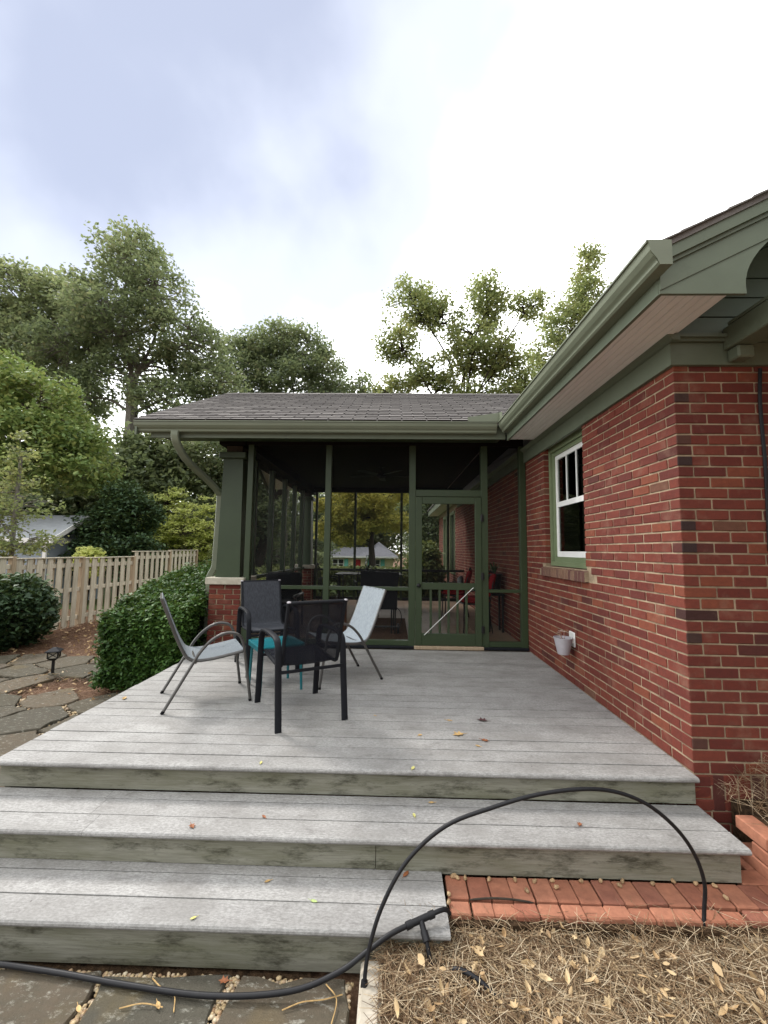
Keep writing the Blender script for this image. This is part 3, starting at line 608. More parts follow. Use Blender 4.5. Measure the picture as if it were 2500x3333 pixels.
# far windows and eave of the house, seen through the screen door
for a, b in ((9.55, 10.6), (11.5, 12.3)):
    f2 = MB().box(-.02, .12, a, a+.09, .6, 2.45).box(-.02, .12, b-.09, b, .6, 2.45).box(-.018, .12, a+.09, b-.09, 2.36, 2.45).box(-.018, .12, a+.09, b-.09, .6, .69).build('window', 'window_green', H)
    MB().box(.05, .06, a+.09, b-.09, .69, 2.36).build('pane', 'dark_window', f2)
MB().box(OX+.002, .0, 8.2, 14.2, SOF-.004, SOF+.008).build('soffit', 'soffit_paint', H)
MB().box(OX-.022, OX, 8.2, 14.2, SOF-.022, SOF+.2).build('fascia', 'green_trim', H)
# ------------------------------------------------------------------ screened porch
PX0, PY0, PY1 = -4.22, 2.97, 8.0
PR = thing('screened_porch', 'screened porch with green posts and grey shingle roof behind the deck', 'porch', (-2.1, 5.4, -0.5))
EV, EZ, RY = 2.42, 2.865, 5.22            # eave line, its height, ridge line
RX0 = -5.03
sl = lambda y: EZ+0.5*(y-EV); RZ = sl(RY)
valley = lambda y: -.43+(y-EV)*1.0        # right edge of the porch slope against the house roof
rp = MB().add([(RX0, EV, EZ), (valley(EV), EV, EZ), (valley(RY), RY, RZ), (RX0, RY, RZ), (RX0, 2*RY-EV, EZ), (valley(EV), 2*RY-EV, EZ),
               (RX0, EV, EZ-.05), (valley(EV), EV, EZ-.05), (valley(RY), RY, RZ-.05), (RX0, RY, RZ-.05), (RX0, 2*RY-EV, EZ-.05), (valley(EV), 2*RY-EV, EZ-.05)],
              [(0, 1, 2, 3), (3, 2, 5, 4), (6, 9, 8, 7), (9, 10, 11, 8), (0, 6, 7, 1), (4, 5, 11, 10), (0, 3, 9, 6), (3, 4, 10, 9), (1, 7, 8, 2), (2, 8, 11, 5)])
roofP = rp.build('roof', 'shingle', PR)
n_rows = 22; ex = math.hypot(RY-EV, RZ-EZ)/n_rows; ang = math.atan(0.5); tabs = []
for r in range(n_rows):
    ya = EV+(RY-EV)*r/n_rows-0.012; x = RX0-.012+random.uniform(0, .02)+(0.152 if r % 2 else 0)-.305*(1 if r % 2 else 0); xe = valley(ya)+.02
    while x < xe:
        a, b = max(x, RX0-.012), min(x+.294, xe)
        if b-a > .03: tabs.append((a, b, r))
        x += .305
cache = {}
def tabmesh(w):
    w = round(w, 2)
    if w not in cache:
        cache[w] = []
        for k in range(4 if w > .29 else 1):
            dx = lambda: random.uniform(-.003, .003)
            t = .013; L2 = ex+.03
            v = [(dx(), dx(), .004), (w+dx(), dx(), .004), (w, L2, .001), (0, L2, .001), (dx(), dx(), .004+t), (w+dx(), dx(), .004+t), (w, L2, .005), (0, L2, .005)]
            cache[w].append(edged(tmpmesh(MB().add(v, [(0, 3, 2, 1), (4, 5, 6, 7), (0, 1, 5, 4), (1, 2, 6, 5), (2, 3, 7, 6), (3, 0, 4, 7)]), 'shingle', 'shingle')))
    return random.choice(cache[w])
ca, sa = math.cos(ang), math.sin(ang); restt = MB(); cnt = 0
for a, b, r in tabs:
    yy = EV+(RY-EV)*r/n_rows-0.012; zz = sl(yy)
    if cnt < 300: place('shingle', tabmesh(b-a), (a, yy, zz), roofP, (ang, 0, 0)); cnt += 1
    else:
        me = tabmesh(b-a); restt.add([(a+v.co.x, yy+v.co.y*ca-v.co.z*sa, zz+v.co.y*sa+v.co.z*ca) for v in me.vertices], [tuple(p.vertices) for p in me.polygons])
rs_ = restt.build('shingles', 'shingle', PR, recalc=False); edged(rs_.data); tag(rs_, kind='stuff')
for k in range(29):
    xa = RX0+k*.225; o = MB().add([(xa, RY-.13, RZ-.062), (xa, RY, RZ+.014), (xa, RY+.13, RZ-.062), (xa+.24, RY-.13, RZ-.058), (xa+.24, RY, RZ+.022), (xa+.24, RY+.13, RZ-.058),
        (xa, RY-.13, RZ-.072), (xa, RY, RZ+.004), (xa, RY+.13, RZ-.072), (xa+.24, RY-.13, RZ-.068), (xa+.24, RY, RZ+.012), (xa+.24, RY+.13, RZ-.068)],
        [(0, 3, 4, 1), (1, 4, 5, 2), (6, 7, 10, 9), (7, 8, 11, 10), (0, 1, 7, 6), (1, 2, 8, 7), (3, 9, 10, 4), (4, 10, 11, 5), (0, 6, 9, 3), (2, 5, 11, 8)]).build('ridge_shingle', 'shingle', roofP)
FY = EV+.10                               # fascia plane
MB().box(-4.86, OX-.024, FY, FY+.025, 2.665, 2.845).build('fascia', 'green_trim', PR)
MB().box(-5.0, OX-.135, FY-.0, FY+.02, 2.846, 2.855).build('drip_edge', 'green_gutter', PR)
PGZ = 2.722
MB().prism([(FY-.001-a, PGZ+b) for a, b in GP], 'x', -5.02, OX-.150).build('gutter', 'green_gutter', PR)
MB().prism([(FY-.001, PGZ), (FY-.063, PGZ), (FY-.075, PGZ+.03), (FY-.109, PGZ+.075), (FY-.114, PGZ+.118), (FY-.125, PGZ+.13), (FY-.001, PGZ+.13)], 'x', -5.024, -5.0195).build('gutter_end', 'green_gutter', PR)
sg = MB().add([(-.88, FY-.128, 2.853), (-.50, FY-.128, 2.853), (-.50, FY-.128, 2.965), (-.88, FY-.128, 2.905), (-.88, FY-.124, 2.853), (-.50, FY-.124, 2.853), (-.50, FY-.124, 2.965), (-.88, FY-.124, 2.905)],
    [(0, 1, 2, 3), (4, 7, 6, 5), (0, 4, 5, 1), (1, 5, 6, 2), (2, 6, 7, 3), (3, 7, 4, 0)])
sg.add([(-.4995, FY-.128, 2.853), (-.4995, FY-.26, 2.853), (-.4995, FY-.26, 2.93), (-.4995, FY-.128, 2.965), (-.4955, FY-.128, 2.853), (-.4955, FY-.26, 2.853), (-.4955, FY-.26, 2.93), (-.4955, FY-.128, 2.965)],
    [(0, 1, 2, 3), (4, 7, 6, 5), (0, 4, 5, 1), (1, 5, 6, 2), (2, 6, 7, 3), (3, 7, 4, 0)]).build('splash_guard', 'green_gutter', PR)
# under the eave and the gable end of the porch
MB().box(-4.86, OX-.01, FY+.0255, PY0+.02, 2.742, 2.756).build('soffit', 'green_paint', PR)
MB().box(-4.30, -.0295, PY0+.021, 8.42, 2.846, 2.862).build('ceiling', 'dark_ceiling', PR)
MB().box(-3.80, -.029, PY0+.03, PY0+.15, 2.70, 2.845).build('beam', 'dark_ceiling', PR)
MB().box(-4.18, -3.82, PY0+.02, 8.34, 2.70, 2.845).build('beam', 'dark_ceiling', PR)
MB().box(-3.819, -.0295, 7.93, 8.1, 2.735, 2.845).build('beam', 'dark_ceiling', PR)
MB().prism([(EV+.15, 2.86), (2*RY-EV-.15, 2.86), (RY, RZ-.07)], 'x', -4.35, -4.25).build('gable_wall', 'green_paint', PR)
rkp = lambda lo, hi, xa, xb: MB().add(sum([[(x, EV+.0, EZ-hi), (x, RY, RZ-hi), (x, 2*RY-EV, EZ-hi), (x, 2*RY-EV, EZ-lo), (x, RY, RZ-lo), (x, EV+.0, EZ-lo)] for x in (xa, xb)], []),
    [(0, 1, 4, 5), (1, 2, 3, 4), (6, 11, 10, 7), (7, 10, 9, 8), (0, 6, 7, 1), (1, 7, 8, 2), (5, 4, 10, 11), (4, 3, 9, 10), (0, 5, 11, 6), (2, 8, 9, 3)])
rkp(.0505, .19, RX0+.02, RX0+.045).build('rake_board', 'green_trim', PR)
rkp(.0505, .066, RX0+.0455, -4.3).build('rake_soffit', 'soffit_paint', PR)
# downspout
ds = catmull([(-4.52, FY-.05, PGZ+.01), (-4.52, FY-.05, 2.66), (-4.505, FY-.01, 2.57), (-4.45, FY+.15, 2.40), (-4.30, FY+.52, 2.17), (-4.235, FY+.66, 2.05), (-4.225, FY+.69, 1.92), (-4.245, FY+.69, 1.15), (-4.255, FY+.69, 1.02), (-4.31, FY+.69, .90), (-4.315, FY+.69, .75), (-4.315, FY+.69, -.45)], 5)
MB().bar(ds, (1, .15, 0), .092, .068).build('downspout', 'green_gutter', PR, smooth=False)
# columns: brick pier, stone cap, tapered green shaft
def column(px, py, name='column'):
    w = .44; core = MB().box(px+.012, px+w-.012, py+.012, py+w-.012, -.5, .795).build(name, 'mortar', PR)
    for r in range(-7, 12):
        z = r*.0677-.004
        lens = (.205, .205) if r % 2 else (.10, .205, .095)
        for face in range(4):
            t = 0
            ll = lens if r % 2 else lens
            for q, l in enumerate(ll):
                a, b = t+.003, t+l-.004; t += l+.0125 if q < len(ll)-1 else l
                e2 = random.uniform(-.001, .002)
                b = min(b, w)
                if face == 0: mb = MB().cbox(px+a, px+b, py+e2, py+.08, z, z+.058, .003)
                elif face == 1: mb = MB().cbox(px+w-.08, px+w+e2, py+.0805+a*.82, py+.0805+b*.82-.001, z, z+.058, .003)
                elif face == 2: mb = MB().cbox(px-e2, px+.08, py+.0805+a*.82, py+.0805+b*.82-.001, z, z+.058, .003)
                else: continue
                if r < -1 and face != 2: continue
                mb.build('brick', 'red_brick', core)
    MB().cbox(px-.04, px+w+.04, py-.04, py+w+.04, .796, .888, .008).build('capstone', 'limestone', core)
    b, t = .045, .085
    q = lambda i, z: [(px+i, py+i, z), (px+w-i, py+i, z), (px+w-i, py+w-i, z), (px+i, py+w-i, z)]
    sh = MB().add(q(b+.012, .889)+q(t, 2.515), [(0, 1, 5, 4), (1, 2, 6, 5), (2, 3, 7, 6), (3, 0, 4, 7), (0, 3, 2, 1), (4, 5, 6, 7)])
    sh.build('shaft', 'green_paint', core)
    MB().cbox(px+.035, px+w-.035, py+.035, py+w-.035, 2.516, 2.60, .006).build('capital', 'green_paint', core)
    MB().box(px+.11, px+w-.11, py+.11, py+w-.11, 2.6005, 2.6995).build('block', 'dark_bark', core)
column(PX0, PY0); column(PX0, 7.80)
# front screen wall
FYW = 3.0
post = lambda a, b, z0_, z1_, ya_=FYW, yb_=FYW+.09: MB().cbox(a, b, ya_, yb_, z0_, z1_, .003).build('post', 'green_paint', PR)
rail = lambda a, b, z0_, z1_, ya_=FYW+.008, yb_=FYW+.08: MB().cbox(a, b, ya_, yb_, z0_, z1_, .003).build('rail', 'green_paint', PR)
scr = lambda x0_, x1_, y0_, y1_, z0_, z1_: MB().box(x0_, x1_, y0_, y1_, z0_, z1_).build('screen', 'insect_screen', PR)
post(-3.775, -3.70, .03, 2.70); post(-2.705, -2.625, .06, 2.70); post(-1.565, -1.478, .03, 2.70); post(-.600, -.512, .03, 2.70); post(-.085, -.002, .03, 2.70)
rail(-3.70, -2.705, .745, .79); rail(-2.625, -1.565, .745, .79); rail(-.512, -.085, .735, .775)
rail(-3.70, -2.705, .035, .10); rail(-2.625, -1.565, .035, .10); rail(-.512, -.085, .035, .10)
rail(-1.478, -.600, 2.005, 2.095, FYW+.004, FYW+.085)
for a, b, zs in ((-3.70, -2.705, ((.10, .745), (.79, 2.70))), (-2.625, -1.565, ((.10, .745), (.79, 2.70))), (-.512, -.085, ((.10, .735), (.775, 2.70))), (-1.478, -.600, ((2.095, 2.70),))):
    for za_, zb2 in zs: scr(a, b, FYW+.045, FYW+.047, za_, zb2)
MB().cbox(-1.49, -.59, 2.945, 3.10, .002, .040, .004).build('threshold', 'post_wood', PR)
MB().cbox(-3.78, -1.491, 2.975, 3.09, .002, .034, .003).cbox(-.589, -.002, 2.975, 3.09, .002, .034, .003).build('sill_plate', 'dark_frame', PR)
# screen door
DX0, DX1, DZ0, DZ1 = -1.4755, -.6025, .045, 1.998; dy0, dy1 = FYW-.012, FYW+.026
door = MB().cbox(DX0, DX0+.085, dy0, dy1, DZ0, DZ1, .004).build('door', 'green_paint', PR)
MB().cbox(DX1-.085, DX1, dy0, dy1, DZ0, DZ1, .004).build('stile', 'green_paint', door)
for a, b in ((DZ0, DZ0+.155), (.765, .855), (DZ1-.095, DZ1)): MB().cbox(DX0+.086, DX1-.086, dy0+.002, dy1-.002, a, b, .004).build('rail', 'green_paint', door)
for k in range(5):
    xx = DX0+.085+(DX1-DX0-.17)*(k+1)/6; MB().cbox(xx-.015, xx+.015, dy0+.004, dy0+.024, DZ0+.156, .764, .003).build('slat', 'green_paint', door)
MB().box(DX0+.086, DX1-.086, dy1-.010, dy1-.008, .8555, DZ1-.0955).build('screen', 'insect_screen', door); MB().box(DX0+.086, DX1-.086, dy1-.010, dy1-.008, DZ0+.1555, .7645).build('screen', 'insect_screen', door)
MB().tube([(DX0+.115, dy0-.012, DZ0+.135), (DX1-.115, dy0-.012, .80)], .004, 6).build('tension_rod', 'white_paint', door)
MB().lathe([(.006, -.03), (.012, -.02), (.012, 0), (.026, .006), (.028, .022), (.018, .036), (.004, .04)], 12).build('knob', 'black_iron', door)
kn = [o for o in door.children if o.name.startswith('knob')][0]
for v in kn.data.vertices: p = v.co+Vector(ORG[PR.name]); v.co = Vector((DX0+.042+p.x, dy0-p.z, .82+p.y))-Vector(ORG[PR.name])
for z in (.26, .95, 1.72): MB().cbox(DX1-.012, DX1+.03, dy0-.012, dy0-.001, z-.045, z+.045, .006).tube([(DX1+.006, dy0-.014, z-.05), (DX1+.006, dy0-.014, z+.05)], .009, 8).build('hinge', 'black_iron', door)
# side and rear screen walls, floor
for yv, w in ((4.0, .085), (4.95, .085), (5.85, .085), (6.70, .085), (7.5, .085)): post(-4.05, -3.965, .06, 2.70, yv-w/2, yv+w/2)
MB().cbox(-4.04, -3.975, 3.42, 7.79, .79, .845, .003).build('rail', 'green_paint', PR); MB().cbox(-4.04, -3.975, 3.42, 7.79, .06, .12, .003).build('rail', 'green_paint', PR)
MB().box(-4.012, -4.010, 3.42, 7.79, .12, .79).build('screen', 'side_screen', PR); MB().box(-4.012, -4.010, 3.42, 7.79, .845, 2.70).build('screen', 'side_screen', PR)
for xv in (-3.74, -2.75, -1.577, -.40): post(xv-.03, xv+.03, .03, 2.734, 7.98, 8.04)
MB().box(-3.77, -.002, 7.99, 8.03, .745, .80).build('rail', 'black_iron', PR); MB().box(-3.77, -.002, 7.99, 8.03, .03, .10).build('rail', 'black_iron', PR)
scr(-3.77, -.002, 8.009, 8.011, .10, .745); scr(-3.77, -.002, 8.009, 8.011, .80, 2.734)
flr = MB().box(-4.1, -.002, 3.101, 8.1, -.2, .02).build('floor', 'mortar', PR)
for j in range(10):
    for i in range(8):
        xx, yy = -4.08+i*.51, 3.105+j*.50; MB().cbox(xx, min(xx+.503, -.006), yy, yy+.494, .0205, .030, .002).build('floor_tile', 'porch_floor', flr)
# ------------------------------------------------------------------ deck and steps
DK = thing('timber_deck', 'weathered grey board deck with wide steps beside the brick wall', 'deck', (-2.1, 1.4, -0.5))
DL = -4.15; b0 = -.059
def board(x0_, x1_, y0_, y1_, z1_, parent, nose=False, name='board'):
    th = .028; p = []
    if nose:
        p = [(y0_+.010, z1_-th), (y0_+.003, z1_-th+.005), (y0_, z1_-.016), (y0_+.002, z1_-.008), (y0_+.008, z1_-.002), (y0_+.016, z1_), (y1_-.001, z1_), (y1_, z1_-.001), (y1_, z1_-th)]
    else: p = [(y0_, z1_-th), (y0_, z1_-.001), (y0_+.001, z1_), (y1_-.001, z1_), (y1_, z1_-.001), (y1_, z1_-th)]
    wv = lambda x: 0.0012*math.sin(x*2.1+y0_*9)
    mb = MB(); nx = 7; xs_ = [x0_+(x1_-x0_)*k/(nx-1) for k in range(nx)]; n = len(p)
    v = [(x, q[0], q[1]+wv(x)) for x in xs_ for q in p]
    f = [(i*n+k, i*n+(k+1) % n, (i+1)*n+(k+1) % n, (i+1)*n+k) for i in range(nx-1) for k in range(n)]+[tuple(range(n))[::-1], tuple(range((nx-1)*n, nx*n))]
    return mb.add(v, f).build(name, 'deck_board', parent)
y = b0
for k in range(22):
    w = .1348 if k else .138; ye = min(y+w, 2.943)
    board(DL-random.uniform(0, .004), -.006, y, ye, 0.0+random.uniform(-.0012, .0012), DK, k == 0, 'deck_board'); y += w+.0078
    if y > 2.93: break
MB().box(DL+.03, -.012, b0+.035, b0+.073, -.157, -.0295).build('riser', 'riser_board', DK)
MB().box(DL+.03, DL+.068, b0+.0735, 2.94, -.5, -.0295).build('side_skirt', 'riser_board', DK)
MB().box(DL+.07, -.03, .04, 2.93, -.10, -.03).build('frame', 'dark_bark', DK)
def step(zt, y_front, x0_, x1_, joints, zr):
    first = board(x0_, joints[0]-.001 if joints else x1_, y_front, y_front+.141, zt, DK, True, 'step')
    if joints: board(joints[0]+.001, x1_, y_front, y_front+.141, zt, first, True)
    yy = y_front+.147
    for k in range(2):
        j = joints[k+1] if len(joints) > k+1 else None
        ye = yy+(.140 if k == 0 else .075)
        if j: board(x0_, j-.001, yy, ye, zt, first); board(j+.001, x1_, yy, ye, zt, first)
        else: board(x0_, x1_, yy, ye, zt, first)
        yy = ye+.0065
    return first
s2 = step(-.157, -.405, -4.62, -.012, (-3.33, -3.39, -3.41), 0)
MB().box(-4.60, -1.845, -.372, -.334, -.312, -.1865).build('riser', 'riser_board', s2); MB().box(-1.842, -.045, -.372, -.334, -.326, -.1865).build('riser', 'riser_board', s2)
MB().box(-.083, -.046, -.333, -.002, -.32, -.1866).build('step_side', 'riser_board', s2)
s3 = step(-.315, -.722, -4.62, -1.515, (), 0)
MB().box(-4.60, -1.545, -.690, -.652, -.500, -.3445).build('riser', 'riser_board', s3)
MB().box(-1.583, -1.546, -.651, -.375, -.50, -.3446).build('step_side', 'riser_board', s3)
# ------------------------------------------------------------------ brick path, planting bed, edging, planter
BP = tag(MB().box(-1.500, 1.3, -.62, -.373, -.48, -.352).box(-.044, 1.3, -.372, -.01, -.48, -.352).build('brick_path', 'bed_soil'), kind='structure')
for k in range(24):
    xx = -1.496+k*.1015+random.uniform(-.002, .002); mb = MB().cbox(xx, xx+.097, -.512+random.uniform(-.004, .004), -.376, -.400, -.330+random.uniform(-.003, .003), .004); mb.build('paver', 'path_brick', BP)
    mb = MB().cbox(xx+random.uniform(-.012, .004), xx+.094, -.592+random.uniform(-.006, .004), -.524+random.uniform(-.003, .003), -.430, -.330+random.uniform(-.005, .003), .006); mb.build('paver', 'path_brick', BP)
for k in range(4):
    for j in range(3): MB().cbox(-.040+k*.205+(.1 if j % 2 else 0), -.040+k*.205+.198+(.1 if j % 2 else 0), -.370+j*.102, -.274+j*.102, -.40, -.331, .004).build('paver', 'path_brick', BP)
bedn = 40
def bedz(x, y): return -.412+.025*mnoise.noise((x*3.1, y*3.1, 0))+.012*mnoise.noise((x*9, y*9, 4))-.02*max(0, (-1.5-x))
xs = [-1.79+.07*k for k in range(48)]; ys = [-2.9+.09*k for k in range(27)]
V = [(x, min(y, -.600), bedz(x, y)) for y in ys for x in xs]; n = len(xs)
tag(npmesh('planting_bed', V, [(j*n+i, j*n+i+1, (j+1)*n+i+1, (j+1)*n+i) for j in range(len(ys)-1) for i in range(n-1)], 'bed_soil', smooth=True), kind='structure')
ed = thing('stone_edging', 'pale stone edging strip between flagstones and pine straw', 'edging', (-1.83, -1.5, -.5))
for k in range(4):
    ya_ = -.74-k*.46; MB().cbox(-1.885, -1.800, ya_-.455, ya_, -.52, -.398+random.uniform(-.006, .004), .012).build('edging_block', 'edging_stone', ed)
pl = thing('brick_planter', 'low brick planter edge full of pine straw at the wall corner', 'planter', (.5, -.5, -.5))
for r in range(3):
    for k in range(5):
        yy = -.16-k*.205-(.1 if r % 2 else 0); MB().cbox(.10, .196, yy-.198, yy, -.331+r*.069, -.331+r*.069+.063, .005).build('brick', 'path_brick', pl)
MB().box(.197, 1.4, -1.2, -.01, -.45, -.13).build('soil', 'bed_soil', pl)
def needles(name, n, xr, yr, zf, lr, rad, mat, parent=None, curv=.25, tilt=.25, ok=None, lift=.02, clump=0):
    X = RNG.uniform(*xr, n); Y = RNG.uniform(*yr, n)
    if ok is not None: k = ok(X, Y); X, Y = X[k], Y[k]; n = len(X)
    Z = np.array([zf(a, b) for a, b in zip(X, Y)])+RNG.uniform(0, lift, n)
    an = RNG.uniform(0, 6.283, n)+0.9*np.sin(X*5)+0.9*np.cos(Y*4); el = RNG.normal(0, tilt, n); ln = RNG.uniform(*lr, n); dirv = np.stack([np.cos(an)*np.cos(el), np.sin(an)*np.cos(el), np.sin(el)], -1)
    side = np.stack([-np.sin(an), np.cos(an), 0*an], -1); bend = RNG.normal(0, curv, n)
    c = np.stack([X, Y, Z], -1); K = 4; rings = []
    for k in range(K):
        t = k/(K-1)-.5; p = c+dirv*(ln*t)[:, None]+side*(bend*ln*(t*t-.1))[:, None]; p[:, 2] += .004-np.abs(t)*.006
        r = rad*(1-.5*abs(t))
        for j in range(3):
            a = 2*math.pi*j/3+.5; rings.append(p+side*(r*math.cos(a))+np.array([0, 0, r*math.sin(a)]))
    V = np.stack(rings, 1); F = np.array([[k*3+j, k*3+(j+1) % 3, (k+1)*3+(j+1) % 3, (k+1)*3+j] for k in range(K-1) for j in range(3)])
    F = F[None]+(np.arange(n)*3*K)[:, None, None]
    return npmesh(name, V.reshape(-1, 3), F.reshape(-1, 4), mat, parent, False, 'stuff')
def leafshape(n, kind):
    if kind == 0: o = [(0, -.5), (.16, -.28), (.22, 0), (.15, .28), (0, .5), (-.15, .28), (-.22, 0), (-.16, -.28)]
    else: o = [(0, -.5), (.12, -.3), (.34, -.22), (.17, -.02), (.38, .2), (.14, .22), (0, .5), (-.14, .22), (-.38, .2), (-.17, -.02), (-.34, -.22), (-.12, -.3)]
    return o
def litter(name, n, xr, yr, zf, size, mat, parent=None, ok=None, lift=.03):
    X = RNG.uniform(*xr, n); Y = RNG.uniform(*yr, n)
    if ok is not None: k = ok(X, Y); X, Y = X[k], Y[k]; n = len(X)
    mb = MB()
    for i in range(n):
        o = leafshape(0, 0 if random.random() < .86 else 1); s = random.uniform(*size); ws = random.uniform(.6, 1.25); o = [(a*ws+random.uniform(-.03, .03)+.25*b*b*(ws-.9), b+random.uniform(-.03, .03)) for a, b in o]; R = Matrix.Rotation(random.uniform(0, 6.28), 3, 'Z') @ Matrix.Rotation(random.gauss(0, .45), 3, 'X') @ Matrix.Rotation(random.gauss(0, .4), 3, 'Y')
        z = zf(X[i], Y[i])+random.uniform(.004, lift); cu = random.uniform(-.9, 1.5); pts = [(a*s, b*s, cu*s*(abs(a)*.8+b*b*.8)) for a, b in o]
        c0 = Vector((X[i], Y[i], z)); m = len(pts); v = [c0+R @ Vector(p) for p in pts]+[c0+R @ Vector((0, 0, 0))]
        mb.add(v, [(k, (k+1) % m, m) for k in range(m)])
    return tag(mb.build(name, mat, parent, recalc=False), kind='stuff')
inbed = lambda X, Y: (Y < -.585)
needles('pine_straw', 38000, (-1.80, .75), (-1.75, -.575), bedz, (.08, .20), .00115, 'straw', tilt=.16, lift=.046, curv=.16)
tag(bpy.data.objects['pine_straw'], 'tan pine straw mulch covering the bed beside the brick path', 'mulch')
o = needles('pine_straw', 1500, (-1.86, .5), (-.66, -.50), lambda x, y: -.39, (.07, .15), .0010, 'straw', tilt=.35, lift=.06, ok=lambda X, Y: (Y < -.57) | ((X > -.75) & (RNG.uniform(0, 1, len(X)) < .25)))
tag(o, 'loose tan pine needles spilling over the brick path edge', 'mulch')
tag(litter('leaf_litter', 1500, (-1.74, .7), (-1.75, -.62), bedz, (.02, .062), 'dry_leaf', lift=.06), 'dry curled oak leaves lying on the tan pine straw', 'leaves')
needles('pine_straw', 2600, (.12, 1.3), (-1.2, -.02), lambda x, y: -.12+.16*math.exp(-((y+.1)/.25)**2)*min(1, max(0, (x-.1)*4)), (.08, .2), .001, 'straw', pl, tilt=.6, lift=.08)
rs_ok = lambda X, Y: np.array([not in_patio(a, b) and a < -4.3 and a > -8.9 for a, b in zip(X, Y)])
tag(needles('pine_straw', 16000, (-8.9, -4.2), (2.0, 7.6), lambda x, y: gh(x, y)+.022, (.10, .22), .0022, 'red_straw', ok=rs_ok, tilt=.2, lift=.04), 'reddish brown pine straw along the board fence and hedge', 'mulch')
tag(litter('leaf_litter', 900, (-8.9, -4.3), (2.1, 7.6), lambda x, y: gh(x, y)+.05, (.04, .10), 'dry_leaf', ok=rs_ok), 'pale dry leaves scattered on the reddish straw by the fence', 'leaves')
# ------------------------------------------------------------------ irrigation pipes
hose = catmull([(-1.868, -.86, -.45), (-1.866, -.845, -.40), (-1.852, -.82, -.30), (-1.80, -.79, -.155), (-1.70, -.765, 0.0), (-1.54, -.742, .125), (-1.341, -.721, .191), (-1.138, -.70, .238), (-.931, -.68, .255), (-.776, -.66, .234), (-.633, -.638, .172), (-.504, -.615, .066), (-.415, -.595, -.054), (-.368, -.58, -.183), (-.372, -.575, -.300), (-.40, -.60, -.42)], 6)
h1 = thing('irrigation_pipe', 'black plastic pipe arching up in a big loop over the steps', 'pipe', (-1.868, -.86, -.45)); MB().tube(hose, .0083, 10).build('tube', 'black_pipe', h1, smooth=True)
MB().tube([(-1.869, -.868, -.475), (-1.867, -.853, -.425), (-1.865, -.842, -.385)], [.0165, .016, .0135], 12).build('coupling', 'black_pipe', h1, smooth=True)
MB().tube([(-1.867, -.853, -.428), (-1.8665, -.850, -.420)], .0182, 12).build('collar', 'black_pipe', h1, smooth=True)
run = catmull([(-4.3, -.78, -.425), (-3.55, -.775, -.428), (-3.15, -.80, -.432), (-2.80, -.84, -.434), (-2.45, -.868, -.434), (-2.15, -.855, -.420), (-1.97, -.808, -.390), (-1.86, -.768, -.346), (-1.77, -.738, -.306), (-1.68, -.708, -.286)], 6)
h2 = thing('irrigation_pipe', 'black plastic pipe lying across the flagstones to a tee joint', 'pipe', (-2.4, -.85, -.45)); MB().tube(run, .0100, 10).build('tube', 'black_pipe', h2, smooth=True)
MB().tube([(-1.685, -.710, -.287), (-1.590, -.672, -.276)], .0132, 12).tube([(-1.638, -.690, -.281), (-1.618, -.742, -.318)], .0122, 12).build('tee_fitting', 'black_pipe', h2, smooth=True)
for a, b in (((-1.700, -.716, -.290), (-1.676, -.706, -.286)), ((-1.602, -.677, -.278), (-1.580, -.668, -.275)), ((-1.626, -.721, -.303), (-1.616, -.747, -.321))): MB().tube([a, b], .0152, 12).build('collar', 'black_pipe', h2, smooth=True)
MB().tube(catmull([(-1.60, -.676, -.277), (-1.555, -.657, -.272), (-1.525, -.640, -.280), (-1.506, -.625, -.306)], 5), .0090, 10).build('branch', 'black_pipe', h2, smooth=True)
MB().tube(catmull([(-1.618, -.742, -.318), (-1.600, -.775, -.372), (-1.555, -.795, -.392), (-1.50, -.805, -.366), (-1.43, -.838, -.368), (-1.36, -.882, -.392)], 5), .0090, 10).build('branch', 'black_pipe', h2, smooth=True)
tag(MB().tube(catmull([(-1.402, -.521, -.328), (-1.30, -.516, -.322), (-1.20, -.518, -.323), (-1.11, -.526, -.328)], 5), [.002]+[.0045]*14+[.002], 6).build('twig', 'dark_bark', smooth=True), 'thin dark twig lying on the brick path', 'twig')
for lab, pts in (('forked pale twig on the flagstones above the black pipe', [(-2.72, -.80, -.444), (-2.66, -.84, -.44), (-2.60, -.86, -.442), (-2.57, -.92, -.443)]), ('short pale twig on the flagstones below the black pipe', [(-2.78, -.915, -.443), (-2.70, -.90, -.438), (-2.62, -.905, -.443)]),
                 ('crooked pale twig on the flagstones by the stone edging', [(-2.17, -.90, -.443), (-2.10, -.875, -.437), (-2.02, -.86, -.44), (-1.95, -.835, -.444)]), ('thin straw coloured twig beside the pipe coupling', [(-2.02, -.80, -.443), (-1.97, -.86, -.438), (-1.98, -.95, -.444)])):
    tag(MB().tube(catmull(pts, 4), .0022, 5).build('twig', 'tan_leaf', smooth=True), lab, 'twig', 'twigs on the flagstones')
